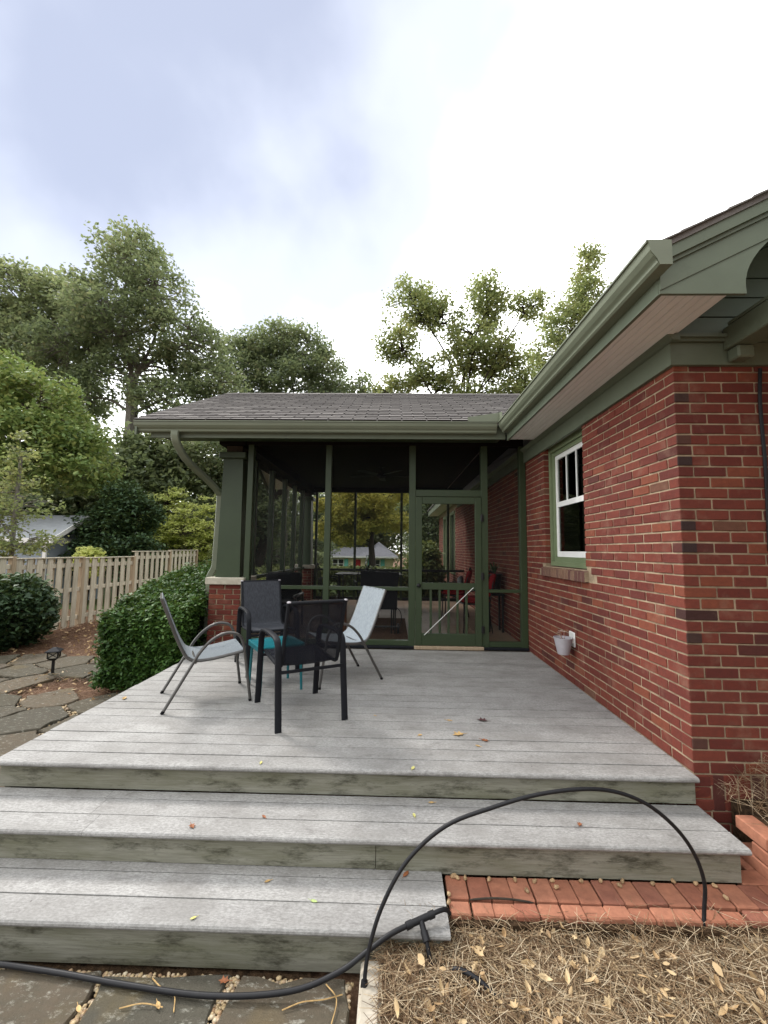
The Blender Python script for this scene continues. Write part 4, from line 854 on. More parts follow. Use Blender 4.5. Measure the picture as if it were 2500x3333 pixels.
# ------------------------------------------------------------------ chairs and table on the deck
def round_chair(name, label, loc, rz, sling, frame='chair_frame'):
    t = thing(name, label, 'chair', loc, rz, 'sling chairs around the teal table', local=True)
    for s in (-1, 1):
        x = .262*s; path = catmull([(x, -.335, 0.012), (x, -.14, .355), (x, -.085, .445), (x, -.01, .525), (x, .075, .570), (x, .15, .575), (x, .212, .545), (x, .247, .47), (x, .266, .36), (x, .318, .012)], 5)
        MB().tube(path, .0125, 10).build('leg_loop', frame, t, smooth=True)
        MB().tube([(x, -.342, 0.0), (x, -.330, .02)], .0135, 8).build('foot', 'black_fabric', t); MB().tube([(x, .3185, 0.0), (x, .316, .02)], .0135, 8).build('foot', 'black_fabric', t)
    prof = catmull([(0, -.385, .868), (0, -.335, .74), (0, -.265, .56), (0, -.205, .435), (0, -.165, .388), (0, -.11, .370), (0, 0, .372), (0, .14, .392), (0, .255, .412)], 5)
    for s in (-1, 1): MB().tube([(s*.240, p.y, p.z) for p in prof], .0130, 8).build('side_rail', frame, t, smooth=True)
    m = len(prof); rows = []
    for i, p in enumerate(prof):
        sag = .018*math.sin(math.pi*min(1, i/(m-1)))
        rows.append([(x, p.y+.004, p.z+.010-sag*(1-(x/.24)**2)+.0012*math.sin(x*70+i*.5)) for x in np.linspace(-.238, .238, 13)])
    MB().sheet(rows, .006).build('sling', sling, t, smooth=True)
    for w_, y_, z_ in ((.262, -.12, .362), (.24, .20, .382), (.24, -.385, .868)): MB().tube([(-w_, y_, z_), (w_, y_, z_)], .011, 8).build('crossbar', frame, t, smooth=True)
    return t
def flat_chair(name, label, loc, rz, sling):
    t = thing(name, label, 'chair', loc, rz, 'sling chairs around the teal table', local=True)
    for s in (-1, 1):
        x = .252*s; path = catmull([(x, -.345, 0.0), (x, -.300, .36), (x, -.282, .52), (x, -.262, .585), (x, -.215, .618), (x, -.10, .628), (x, .08, .628), (x, .185, .615), (x, .235, .58), (x, .258, .52), (x, .275, .36), (x, .315, 0.0)], 4)
        MB().bar(path, (1, 0, 0), .046, .021).build('leg_loop', 'dark_frame', t, smooth=True)
    prof = catmull([(0, -.395, .895), (0, -.355, .78), (0, -.30, .60), (0, -.258, .46), (0, -.228, .420), (0, -.15, .408), (0, .05, .418), (0, .255, .432)], 5)
    for s in (-1, 1):
        MB().tube([(s*.218, p.y, p.z) for p in prof], .0145, 8).build('side_rail', 'dark_frame', t, smooth=True)
        MB().lathe([(.004, -.004), (.0165, -.002), (.0165, .006), (.006, .010)], 10, (s*.218, -.396, .897)).build('rail_cap', 'planter_grey', t)
    m = len(prof); rows = [[(x, p.y+.003, p.z+.006-.012*math.sin(math.pi*i/(m-1))*(1-(x/.216)**2)) for x in np.linspace(-.216, .216, 9)] for i, p in enumerate(prof)]
    MB().sheet(rows, .005).build('sling', sling, t, smooth=True)
    for a_, b_ in ((-.318, -.300), (.262, .280)): MB().box(-.24, .24, a_, b_, .385, .405).build('crossbar', 'dark_frame', t)
    for y_, z_ in ((-.397, .893), (.255, .428)): MB().tube([(-.218, y_, z_), (.218, y_, z_)], .0125, 8).build('crossbar', 'dark_frame', t, smooth=True)
    return t
fa = lambda fx, fy: math.atan2(fy, fx)-math.pi/2
round_chair('patio_chair', 'grey sling chair on the left of the teal table, seen from its side', (-3.371, 1.087, 0), fa(.872, .49), 'grey_sling')
round_chair('patio_chair', 'pale blue-grey sling chair to the right of the teal table', (-2.30, 1.723, 0), fa(-.855, -.52), 'pale_sling')
flat_chair('patio_chair', 'dark grey sling chair behind the teal table, facing the steps', (-3.143, 2.045, 0), fa(.50, -.866), 'charcoal_sling')
flat_chair('patio_chair', 'black mesh sling chair nearest the steps, its back to the camera', (-2.516, .835, 0), fa(-.50, .866), 'mesh_sling')
tb = thing('side_table', 'small square teal metal table between the four chairs', 'table', (-2.862, 1.388, 0), math.radians(32.7), local=True)
r = .195
def rr(h, cr, n=5):
    o = []
    for cx, cy, a0 in ((h-cr, h-cr, 0), (-h+cr, h-cr, 90), (-h+cr, -h+cr, 180), (h-cr, -h+cr, 270)):
        for k in range(n+1): a = math.radians(a0+90*k/n); o.append((cx+cr*math.cos(a), cy+cr*math.sin(a)))
    return o
o1 = rr(.215, .05); o2 = rr(.200, .04); n = len(o1)
v = [(x, y, .372) for x, y in o1]+[(x, y, .412) for x, y in o1]+[(x, y, .416) for x, y in o2]+[(x*.97, y*.97, .404) for x, y in o2]+[(x*.97, y*.97, .396) for x, y in o2]
MB().add(v, [(i+k*n, (i+1) % n+k*n, (i+1) % n+(k+1)*n, i+(k+1)*n) for k in range(3) for i in range(n)]+[tuple(range(3*n, 4*n)), tuple(range(4*n, 5*n))[::-1]]+[(i, i+4*n, (i+1) % n+4*n, (i+1) % n) for i in range(n)]).build('tabletop', 'teal_metal', tb, smooth=True)
for sx in (-1, 1):
    for sy in (-1, 1): MB().tube([(sx*.175, sy*.175, .39), (sx*.188, sy*.188, 0)], .0125, 8).build('leg', 'teal_metal', tb, smooth=True)
# ------------------------------------------------------------------ wall planter
wp = thing('wall_planter', 'small grey half bucket planter fixed to the brick wall', 'planter', (-.1, 1.61, .29))
MB().lathe([(.050, 0), (.054, .006), (.086, .150), (.092, .152), (.092, .160), (.084, .160), (.080, .150), (.060, .12)], 24, (-.108, 1.60, .292)).build('bucket', 'planter_grey', wp, smooth=True)
MB().lathe([(.01, 0), (.078, .002), (.01, .008)], 16, (-.108, 1.60, .425)).build('soil', 'bed_soil', wp)
MB().cbox(-.012, .004, 1.575, 1.70, .36, .50, .01).cbox(-.03, -.012, 1.58, 1.62, .40, .45, .004).build('mounting_plate', 'white_paint', wp)
for k in range(7):
    a = random.uniform(-.05, .05); b = random.uniform(-.05, .05); h = random.uniform(.05, .085)
    st = MB().tube([(-.108+a*.4, 1.60+b*.4, .43), (-.108+a, 1.60+b, .43+h)], .002, 5)
    for q in range(6):
        an = q*1.05; c0 = Vector((-.108+a, 1.60+b, .43+h)); d = Vector((math.cos(an), math.sin(an), .3)); e1 = d.cross(Vector((0, 0, 1))).normalized()
        st.add([c0, c0+d*.014+e1*.009, c0+d*.026, c0+d*.014-e1*.009], [(0, 1, 2, 3)])
    st.build('dried_flower', 'pale_petal' if k % 3 else 'brown_leaf', wp)
cab = tag(MB().tube(catmull([(.535, -.012, 2.45), (.52, -.012, 2.2), (.527, -.010, 1.8), (.515, -.012, 1.3)], 6), .010, 8).build('cable', 'black_pipe', smooth=True), 'black cable hanging down the shaded end wall', 'cable')
# ------------------------------------------------------------------ fallen leaves, acorns
def fallen(mat, label, x, y, z, s, kind=1):
    s *= .8
    o = leafshape(0, kind); m = len(o); cu = random.uniform(.2, .7); th = .0012; a = random.uniform(0, 6.28)
    P = [Vector((p*s, q*s, cu*s*(abs(p)*.7+q*q*.5)+.002)) for p, q in o]+[Vector((0, 0, .002))]; R = Matrix.Rotation(a, 3, 'Z')
    P = [R @ p for p in P]; v = [(x+p.x, y+p.y, z+p.z+th) for p in P]+[(x+p.x, y+p.y, z+p.z) for p in P]
    f = [(k, (k+1) % m, m) for k in range(m)]+[(m+1+(k+1) % m, m+1+k, 2*m+1) for k in range(m)]+[(k, m+1+k, m+1+(k+1) % m, (k+1) % m) for k in range(m)]
    b = MB().add(v, f).tube([(x-math.sin(a)*-.5*s, y+math.cos(a)*-.5*s, z+.004), (x-math.sin(a)*-.8*s, y+math.cos(a)*-.8*s, z+.006)], .0012, 4).build('fallen_leaf', mat)
    tag(b, label, 'leaf', 'fallen leaves on the deck and steps')
for a in (('tan_leaf', 'large tan lobed leaf, biggest on the right half of the deck', -1.305, .44, 0, .11), ('plum_leaf', 'crumpled dark purple leaf on the right half of the deck', -1.085, .70, 0, .10),
          ('brown_leaf', 'brown lobed leaf right of the large tan leaf on the deck', -1.138, .363, 0, .07), ('tan_leaf', 'small tan leaf just below the brown one on the deck', -1.202, .279, 0, .045, 0),
          ('tan_leaf', 'tan leaf to the left of the dark purple leaf on the deck', -1.334, .687, 0, .06, 0), ('tan_leaf', 'pale shrivelled leaf left of the large tan leaf', -1.573, .418, 0, .05),
          ('yellow_leaf', 'narrow yellow leaf on the front board of the deck', -1.642, -.024, 0, .055, 0), ('yellow_leaf', 'small yellow leaf on the deck in front of the black chair', -2.55, -.005, 0, .045, 0),
          ('tan_leaf', 'reddish tan leaf at the left edge of the deck', -4.029, .996, 0, .09, 0), ('brown_leaf', 'curled brown leaf on the middle of the upper step', -2.794, -.344, -.156, .055),
          ('brown_leaf', 'small brown leaf at the board joint of the upper step', -2.45, -.25, -.156, .045, 0), ('yellow_leaf', 'pale green leaf on the upper step left of the arching pipe', -1.643, -.205, -.156, .045, 0),
          ('tan_leaf', 'tan leaf tucked against the riser behind the upper step', -1.539, -.085, -.156, .045, 0), ('brown_leaf', 'brown leaf on the upper step under the pipe arch', -.77, -.241, -.156, .045),
          ('tan_leaf', 'tan leaf at the back of the lower step', -2.358, -.473, -.314, .04, 0), ('green_leaf', 'pale green leaf on the middle of the lower step', -2.115, -.577, -.314, .045, 0),
          ('yellow_leaf', 'thin yellow sliver of leaf near the lower step edge', -2.616, -.685, -.314, .035, 0), ('brown_leaf', 'folded brown leaf at the right end of the lower step', -1.692, -.40, -.314, .06, 0),
          ('tan_leaf', 'tan leaf on the deck boards right of the black chair', -1.90, .75, 0, .035, 0), ('tan_leaf', 'tan leaf on the seat of the pale sling chair', -2.42, 1.66, .374, .06), ('brown_leaf', 'brown dry leaf below the lower riser on the flagstones', -2.43, -.80, -.448, .055),
          ('tan_leaf', 'pale dry leaf by the black pipe on the flagstones', -2.64, -.90, -.447, .045, 0), ('tan_leaf', 'narrow pale dry leaf on the large near flagstone', -2.93, -.92, -.447, .045, 0), ('green_leaf', 'fresh green leaf lying among the straw at the bottom', -.78, -.86, -.405, .06)):
    fallen(*a)
mb = MB().lathe([(.0015, -.011), (.006, -.008), (.008, 0), (.0075, .004), (.0095, .005), (.0085, .010), (.003, .013), (.001, .016)], 8); am = tmpmesh(mb, 'acorn_brown', 'acorn')
spots = [(-1.47+random.uniform(0, .06), -.39+random.uniform(-.02, .005)) for k in range(4)]+[(-1.40+.11*k+random.uniform(-.03, .03), -.388+random.uniform(-.02, .004)) for k in range(12)]+[(-.97, -.44), (-1.12, -.47), (-.66, -.42), (-.2, -.47), (-1.495, -.5), (-1.502, -.55)]
for k, (x, y) in enumerate(spots):
    o = place('acorn', am, (x, y, -.319), None, (random.uniform(1.2, 1.9), 0, random.uniform(0, 6.28))); tag(o, 'tiny tan acorn lying on the brick path along the riser', 'acorn', 'acorns on the brick path')
# ------------------------------------------------------------------ furniture inside the porch
def iron_chair(label, loc, rz, cushion=None, extra=None):
    t = thing('iron_chair', label, 'chair', loc, rz, 'wrought iron chairs in the porch', local=True)
    for sx in (-1, 1):
        MB().tube(catmull([(sx*.21, .21, 0), (sx*.20, .20, .2), (sx*.19, .20, .43)], 4), .010, 6).build('leg', 'black_iron', t, smooth=True)
        MB().tube(catmull([(sx*.21, -.24, 0), (sx*.20, -.20, .25), (sx*.20, -.20, .43), (sx*.20, -.25, .72), (sx*.17, -.28, .88)], 4), .010, 6).build('leg', 'black_iron', t, smooth=True)
        MB().tube(catmull([(sx*.21, -.22, .62), (sx*.26, .0, .65), (sx*.25, .16, .62), (sx*.22, .19, .55), (sx*.20, .20, .43)], 4), .010, 6).build('armrest', 'black_iron', t, smooth=True)
    MB().cbox(-.21, .21, -.21, .21, .425, .445, .008).build('seat', 'black_iron', t)
    MB().tube(catmull([(-.17, -.28, .88), (-.10, -.285, .93), (-.05, -.285, .90), (0, -.285, .95), (.05, -.285, .90), (.10, -.285, .93), (.17, -.28, .88)], 4), .010, 6).build('back_rail', 'black_iron', t, smooth=True)
    for k in (-.09, 0, .09): MB().tube([(k, -.20, .45), (k, -.25, .7), (k, -.282, .90)], .006, 6).build('spindle', 'black_iron', t)
    if cushion:
        MB().cbox(-.22, .22, -.20, .22, .446, .53, .03).build('seat_cushion', cushion, t, smooth=True); c = MB().cbox(-.20, .20, -.24, -.16, .54, .90, .03)
        c.v = [(x, y-.10*(z-.54)/.4, z) for x, y, z in c.v]; c.build('back_cushion', cushion, t, smooth=True)
    if extra: c = MB().cbox(-.2, .18, -.15, -.07, .54, .78, .03); c.build('pillow', extra, t, smooth=True)
    return t
iron_chair('red cushioned iron chair farther back, seen through the screen door', (-.62, 5.35, .03), math.radians(75), 'red_cushion', 'grey_cushion')
iron_chair('red cushioned iron chair just inside the screen door by the hinges', (-.50, 4.15, .03), math.radians(95), 'red_cushion')
iron_chair('black iron chair at the left end of the porch dining table', (-3.15, 6.6, .03), math.radians(-90))
iron_chair('black iron chair with curled back in front of the oil lamp', (-2.27, 5.65, .03), math.radians(5))
dt_ = thing('dining_table', 'black iron dining table at the back of the porch', 'table', (-2.3, 6.65, .03), local=True)
MB().cbox(-.70, .70, -.42, .42, .715, .735, .006).build('tabletop', 'black_iron', dt_)
for sx in (-1, 1):
    for sy in (-1, 1): MB().tube([(sx*.62, sy*.36, .715), (sx*.60, sy*.34, 0)], .016, 8).build('leg', 'black_iron', dt_)
hl = thing('oil_lamp', 'clear glass hurricane lamp on the porch dining table', 'lamp', (-2.33, 6.5, .765), local=True)
MB().lathe([(.06, 0), (.065, .012), (.03, .03), (.045, .06), (.05, .09), (.03, .115), (.025, .13)], 16).build('base', 'black_iron', hl, smooth=True)
MB().lathe([(.03, .132), (.05, .17), (.062, .21), (.05, .26), (.033, .31), (.03, .40), (.028, .398), (.031, .31), (.047, .26), (.058, .21), (.047, .17), (.027, .134)], 16).build('chimney', 'clear_glass', hl, smooth=True)
ct = thing('rolling_cart', 'black fabric rolling cart with thin metal legs inside the porch screen', 'cart', (-1.97, 3.78, .03))
p = [(-2.262, .965), (-2.10, .955), (-1.97, .948), (-1.84, .945), (-1.682, .942), (-1.705, .66), (-1.72, .40), (-2.25, .40), (-2.255, .66)]
MB().prism(p, 'y', 3.70, 4.02).build('body', 'black_fabric', ct)
MB().prism([(-2.27, .90), (-1.675, .878), (-1.675, .896), (-2.27, .918)], 'y', 3.69, 3.6995).build('seam', 'black_fabric', ct)
for xx, yy in ((-1.735, 3.72), (-1.735, 3.99), (-2.235, 3.72), (-2.235, 3.99), (-1.79, 3.72), (-1.76, 3.99)): MB().tube([(xx, yy, .40), (xx, yy, .05)], .010, 8).build('leg', 'black_iron', ct)
MB().box(-2.235, -1.70, 3.71, 3.73, .135, .158).build('crossbar', 'black_iron', ct)
MB().tube(catmull([(-1.725, 3.70, .44), (-1.66, 3.69, .37), (-1.645, 3.69, .25), (-1.68, 3.70, .12)], 5), .006, 6).build('cord', 'black_iron', ct)
w_ = MB()
for k in range(20): pass
w_.tube([(-1.705, 3.80, .105), (-1.675, 3.80, .105)], .075, 20).build('wheel', 'black_iron', ct, smooth=True)
ac = thing('armchair', 'black high-back armchair in the left front corner of the porch', 'chair', (-3.5, 4.3, .03))
c = MB().cbox(-3.92, -3.32, 4.35, 4.50, .40, .88, .04); c.v = [(x, y+.25*(z-.4), z) for x, y, z in c.v]; c.build('backrest', 'black_fabric', ac, smooth=True)
MB().cbox(-3.92, -3.32, 3.86, 4.40, .30, .46, .04).build('seat', 'black_fabric', ac, smooth=True)
for xx in (-3.98, -3.31): MB().cbox(xx, xx+.055, 3.86, 4.45, .52, .57, .015).build('armrest', 'black_iron', ac, smooth=True)
for xx in (-3.95, -3.29):
    for yy in (3.90, 4.42): MB().box(xx, xx+.03, yy, yy+.03, .03, .52).build('leg', 'black_iron', ac)
wt = thing('side_table', 'small reddish brown wooden table inside the porch behind the chairs', 'table', (-2.66, 3.78, .03))
MB().cbox(-2.86, -2.46, 3.60, 3.98, .475, .50, .006).build('tabletop', 'brown_wood', wt)
for xx in (-2.84, -2.53):
    for yy in (3.63, 3.90): MB().cbox(xx, xx+.05, yy, yy+.05, .031, .474, .004).build('leg', 'brown_wood', wt)
gl = tag(MB().lathe([(.030, 0), (.036, .09), (.034, .09), (.028, .004)], 14, (-2.62, 3.80, .502)).build('drinking_glass', 'clear_glass', smooth=True), 'clear drinking glass on the wooden porch table', 'glass')
tag(MB().box(-2.35, -1.55, 3.35, 5.2, .0305, .040).build('rug', 'rug'), 'dark brown rug on the porch floor under the black cart', 'rug')
bp_ = thing('potted_plant', 'black pot with dark plant against the brick wall inside the porch', 'plant', (-.17, 4.15, .03)); MB().lathe([(.09, .62), (.12, .90), (.13, .90), (.13, .92), (.11, .92), (.10, .88)], 16, (-.17, 4.15, .0)).build('pot', 'black_iron', bp_, smooth=True)
MB().box(-.30, -.04, 4.02, 4.28, .59, .62).box(-.29, -.26, 4.03, 4.06, .03, .589).box(-.08, -.05, 4.03, 4.06, .03, .589).box(-.29, -.26, 4.24, 4.27, .03, .589).box(-.08, -.05, 4.24, 4.27, .03, .589).build('stand', 'black_iron', bp_)
for k in range(24):
    a = random.uniform(0, 6.28); d = random.uniform(.04, .10); q = catmull([(-.17, 4.15, .89), (-.17+d*.6*math.cos(a), 4.15+d*.6*math.sin(a), 1.02), (-.17+d*math.cos(a), 4.15+d*1.5*math.sin(a), 1.06+random.uniform(-.08, .06))], 3)
    MB().bar(q, (-math.sin(a), math.cos(a), 0), .018, .002).build('leaf', 'holly_leaf', bp_)
fn = thing('ceiling_fan', 'dark ceiling fan under the porch ceiling', 'fan', (-2.02, 5.2, 2.85), local=True)
MB().lathe([(.05, 0), (.05, -.02), (.012, -.03), (.012, -.12), (.09, -.13), (.10, -.18), (.06, -.22), (.02, -.23)], 16).build('motor', 'dark_frame', fn, smooth=True)
for k in range(5):
    a = k*2*math.pi/5+.3; ca, sa2 = math.cos(a), math.sin(a)
    o = [(.10, -.03), (.20, -.06), (.60, -.07), (.64, 0), (.60, .07), (.20, .06), (.10, .03)]; v = [(x*ca-y*sa2, x*sa2+y*ca, -.17+y*.15+dz) for dz in (0, .008) for x, y in o]; n = len(o)
    MB().add(v, [tuple(range(n))[::-1], tuple(range(n, 2*n))]+[(i, (i+1) % n, n+(i+1) % n, n+i) for i in range(n)]).build('blade', 'dark_frame', fn)
# ------------------------------------------------------------------ board fence on the left
FX = -9.02
FN = thing('board_fence', 'weathered shadowbox board fence along the left edge of the yard', 'fence', (FX, 6.5, -.55))
sections = [(-1.9, -.05, 1.0), (0, 1.70, 1.0), (1.75, 3.45, 1.0), (3.50, 5.22, 1.035), (5.30, 7.03, 1.01), (7.08, 8.95, .995), (9.0, 10.85, 1.14), (10.9, 12.7, 1.17)]
for a, b, zt in sections:
    MB().cbox(FX-.045, FX+.045, b-.01, b+.085, -.6, zt+.03, .006).build('post', 'post_wood', FN)
    for z in (-.33, .30, zt-.16): MB().cbox(FX-.019, FX+.019, a, b-.011, z-.045, z+.045, .004).build('rail', 'fence_wood', FN)
    MB().cbox(FX-.055, FX+.055, a-.02, b-.011, zt, zt+.025, .004).build('cap_rail', 'fence_wood', FN)
    n = int((b-a)/.245); pw = (b-a)/n
    for k in range(n):
        for side in (0, 1):
            yy = a+pw*k+(pw/2 if side else 0)+random.uniform(-.008, .008)
            if yy+.13 > b: continue
            xx = FX+.020 if side == 0 else FX-.040
            mb = MB().cbox(xx, xx+.019, yy, yy+.135, -.53+random.uniform(-.02, .02), zt-.002, .003); lean = random.uniform(-.006, .006); mb.v = [(x+random.uniform(-.001, .001), y+lean*(z+.5), z) for x, y, z in mb.v]
            mb.build('board', 'fence_wood', FN)
# path light
lt = thing('path_light', 'small black lantern path light standing in the straw', 'lamp', (-6.475, 3.26, -.5), .4, local=True)
MB().cbox(-.016, .016, -.016, .016, -.05, .20, .003).build('stake', 'black_iron', lt)
q4 = lambda h, z: [(-h, -h, z), (h, -h, z), (h, h, z), (-h, h, z)]
MB().add(q4(.03, .20)+q4(.062, .235), [(0, 1, 5, 4), (1, 2, 6, 5), (2, 3, 7, 6), (3, 0, 4, 7), (0, 3, 2, 1), (4, 5, 6, 7)]).build('base', 'black_iron', lt)
MB().box(-.050, .050, -.050, .050, .2355, .318).build('glass', 'limestone', lt)
cg = MB()
for sx in (-1, 1):
    for sy in (-1, 1): cg.box(sx*.058-.006, sx*.058+.006, sy*.058-.006, sy*.058+.006, .2352, .32)
for s in (-1, 1):
    for d in (-1, 1):
        cg.tube([(-.055*d, s*.055, .24), (.055*d, s*.055, .315)], .005, 5); cg.tube([(s*.055, -.055*d, .24), (s*.055, .055*d, .315)], .005, 5)
cg.build('cage', 'black_iron', lt)
MB().add(q4(.09, .3205)+q4(.085, .332)+q4(.02, .372), [(0, 3, 2, 1), (0, 1, 5, 4), (1, 2, 6, 5), (2, 3, 7, 6), (3, 0, 4, 7), (4, 5, 9, 8), (5, 6, 10, 9), (6, 7, 11, 10), (7, 4, 8, 11), (8, 9, 10, 11)]).build('roof', 'dark_frame', lt)
# ------------------------------------------------------------------ neighbour's shed, house over the street
sh = thing('garden_shed', 'grey shed with white trim behind the board fence', 'shed', (-13.6, 10.9, -.55))
sx0, sx1, sy0, sy1, ez, rz_ = -16.2, -11.9, 9.6, 12.4, 1.46, 2.24; rm = (sy0+sy1)/2
MB().box(sx0+.2, sx1-.25, sy0+.15, sy1-.15, -.6, ez+.02).prism([(sy0+.15, ez+.02), (sy1-.15, ez+.02), (rm, rz_-.08)], 'x', sx0+.2, sx1-.25).build('wall', 'shed_wall', sh)
for s, (ya_, yb_) in enumerate(((sy0, rm), (rm, sy1))):
    za_, zb2 = (ez, rz_) if s == 0 else (rz_, ez); MB().prism([(ya_, za_), (yb_, zb2), (yb_, zb2+.05), (ya_, za_+.05)], 'x', sx0, sx1).build('roof', 'shed_roof', sh)
MB().add([(sx1+.002, sy0, ez-.10), (sx1+.002, rm, rz_-.10), (sx1+.002, sy1, ez-.10), (sx1+.002, sy1, ez+.05), (sx1+.002, rm, rz_+.05), (sx1+.002, sy0, ez+.05), (sx1+.03, sy0, ez-.10), (sx1+.03, rm, rz_-.10), (sx1+.03, sy1, ez-.10), (sx1+.03, sy1, ez+.05), (sx1+.03, rm, rz_+.05), (sx1+.03, sy0, ez+.05)],
    [(0, 1, 4, 5), (1, 2, 3, 4), (6, 11, 10, 7), (7, 10, 9, 8), (0, 6, 7, 1), (1, 7, 8, 2), (5, 4, 10, 11), (4, 3, 9, 10), (0, 5, 11, 6), (2, 8, 9, 3)]).build('rake_trim', 'white_paint', sh)
MB().box(sx1-.249, sx1-.22, sy0+.1, sy1-.1, ez-.10, ez+.06).build('trim_board', 'white_paint', sh); MB().box(sx1-.32, sx1-.22, sy0+.09, sy0+.149, -.5, ez-.101).build('corner_board', 'white_paint', sh)
MB().box(sx0, sx1-.001, sy0-.03, sy0-.001, ez-.10, ez+.045).build('fascia', 'white_paint', sh)
fh = thing('far_house', 'cream house with teal shutters and red door across the street', 'house', (-6.5, 54, -2.3))
eh = .38
MB().box(-11.16, -6.0, 53.2, 60, -2.4, eh).build('wall', 'cream_wall', fh); MB().box(-5.999, -1.82, 52.0, 60, -2.4, eh).build('wall', 'cream_wall', fh)
rfh = MB().add([(-11.9, 52.8, eh), (-6.2, 52.8, eh), (-6.2, 60.6, eh), (-11.9, 60.6, eh), (-9, 56.5, eh+1.25), (-3.9, 56.5, eh+1.25), (-1.2, 60.6, eh)], [(0, 1, 5, 4), (3, 0, 4), (2, 3, 4, 5), (6, 2, 5), (0, 3, 6, 1)]); rfh.build('roof', 'far_roof', fh)
MB().add([(-6.5, 51.4, eh+.02), (-1.2, 51.4, eh+.02), (-1.2, 60.6, eh+.02), (-6.5, 60.6, eh+.02), (-3.9, 54.2, eh+1.30), (-3.9, 57.5, eh+2.05)], [(0, 1, 4), (1, 2, 5, 4), (2, 3, 5), (3, 0, 4, 5), (0, 3, 2, 1)]).build('roof', 'far_roof', fh)
MB().box(-6.55, -1.15, 51.28, 51.42, eh-.16, eh+.03).box(-11.95, -6.56, 52.68, 52.82, eh-.16, eh+.01).build('gutter', 'white_paint', fh)
def fwin(a, b, y_, z0_, z1_, n=1):
    f_ = MB().box(a, b, y_-.05, y_-.002, z0_, z1_).build('window', 'white_paint', fh)
    for k in range(n):
        w2 = (b-a)/n
        for (q0, q1) in ((z0_+.06, (z0_+z1_)/2-.04), ((z0_+z1_)/2+.04, z1_-.06)): MB().box(a+w2*k+.08, a+w2*(k+1)-.08, y_-.07, y_-.051, q0, q1).build('pane', 'dark_window', f_)
fwin(-9.85, -8.33, 53.2, -1.25, .0, 2); fwin(-4.56, -3.48, 52.0, -1.25, .0)
for a, b, y_ in ((-10.4, -9.9, 53.2), (-8.27, -7.75, 53.2), (-5.1, -4.6, 52.0), (-3.43, -2.9, 52.0)): MB().box(a, b, y_-.07, y_-.002, -1.3, .05).build('shutter', 'teal_shutter', fh)
MB().box(-6.95, -6.1, 53.10, 53.198, -2.2, -.02).build('door', 'red_door', fh)
tag(MB().tube(catmull([(-40, 33, 5.2), (-15, 33, 4.15), (8, 33, 4.6), (30, 33, 5.6)], 10), .02, 5).build('utility_wire', 'black_iron'), 'thin utility wire crossing behind the porch', 'wire')
# ------------------------------------------------------------------ foliage
def leaves_np(Cn, per, spread, size, mat, name, parent, up=.5, elong=1.5, droop=0.0):
    n = len(Cn)*per; c = np.repeat(Cn, per, 0)
    off = np.clip(RNG.normal(0, 1, (n, 3)), -1.7, 1.7); off *= np.asarray(spread); P = c+off
    if droop: P[:, 2] -= droop*np.hypot(off[:, 0], off[:, 1])
    nr = RNG.normal(0, 1, (n, 3)); nr[:, 2] = np.abs(nr[:, 2])*1.0+up; nr /= np.linalg.norm(nr, axis=1)[:, None]
    t = RNG.normal(0, 1, (n, 3)); t -= nr*(t*nr).sum(1)[:, None]; t /= np.linalg.norm(t, axis=1)[:, None]; b = np.cross(nr, t)
    s = (size*RNG.uniform(.65, 1.35, n))[:, None]
    V = np.stack([P-t*s*.5*elong, P+b*s*.42+nr*s*.10, P+t*s*.5*elong, P-b*s*.42+nr*s*.10], 1)
    F = np.arange(n*4).reshape(n, 4)
    return npmesh(name, V.reshape(-1, 3), F, mat, parent)
def in_ell(n, c, r, shell=.45):
    d = RNG.normal(0, 1, (n, 3)); d /= np.linalg.norm(d, axis=1)[:, None]; q = RNG.uniform(shell, 1, n)**.6
    return np.array(c)+d*q[:, None]*np.array(r)
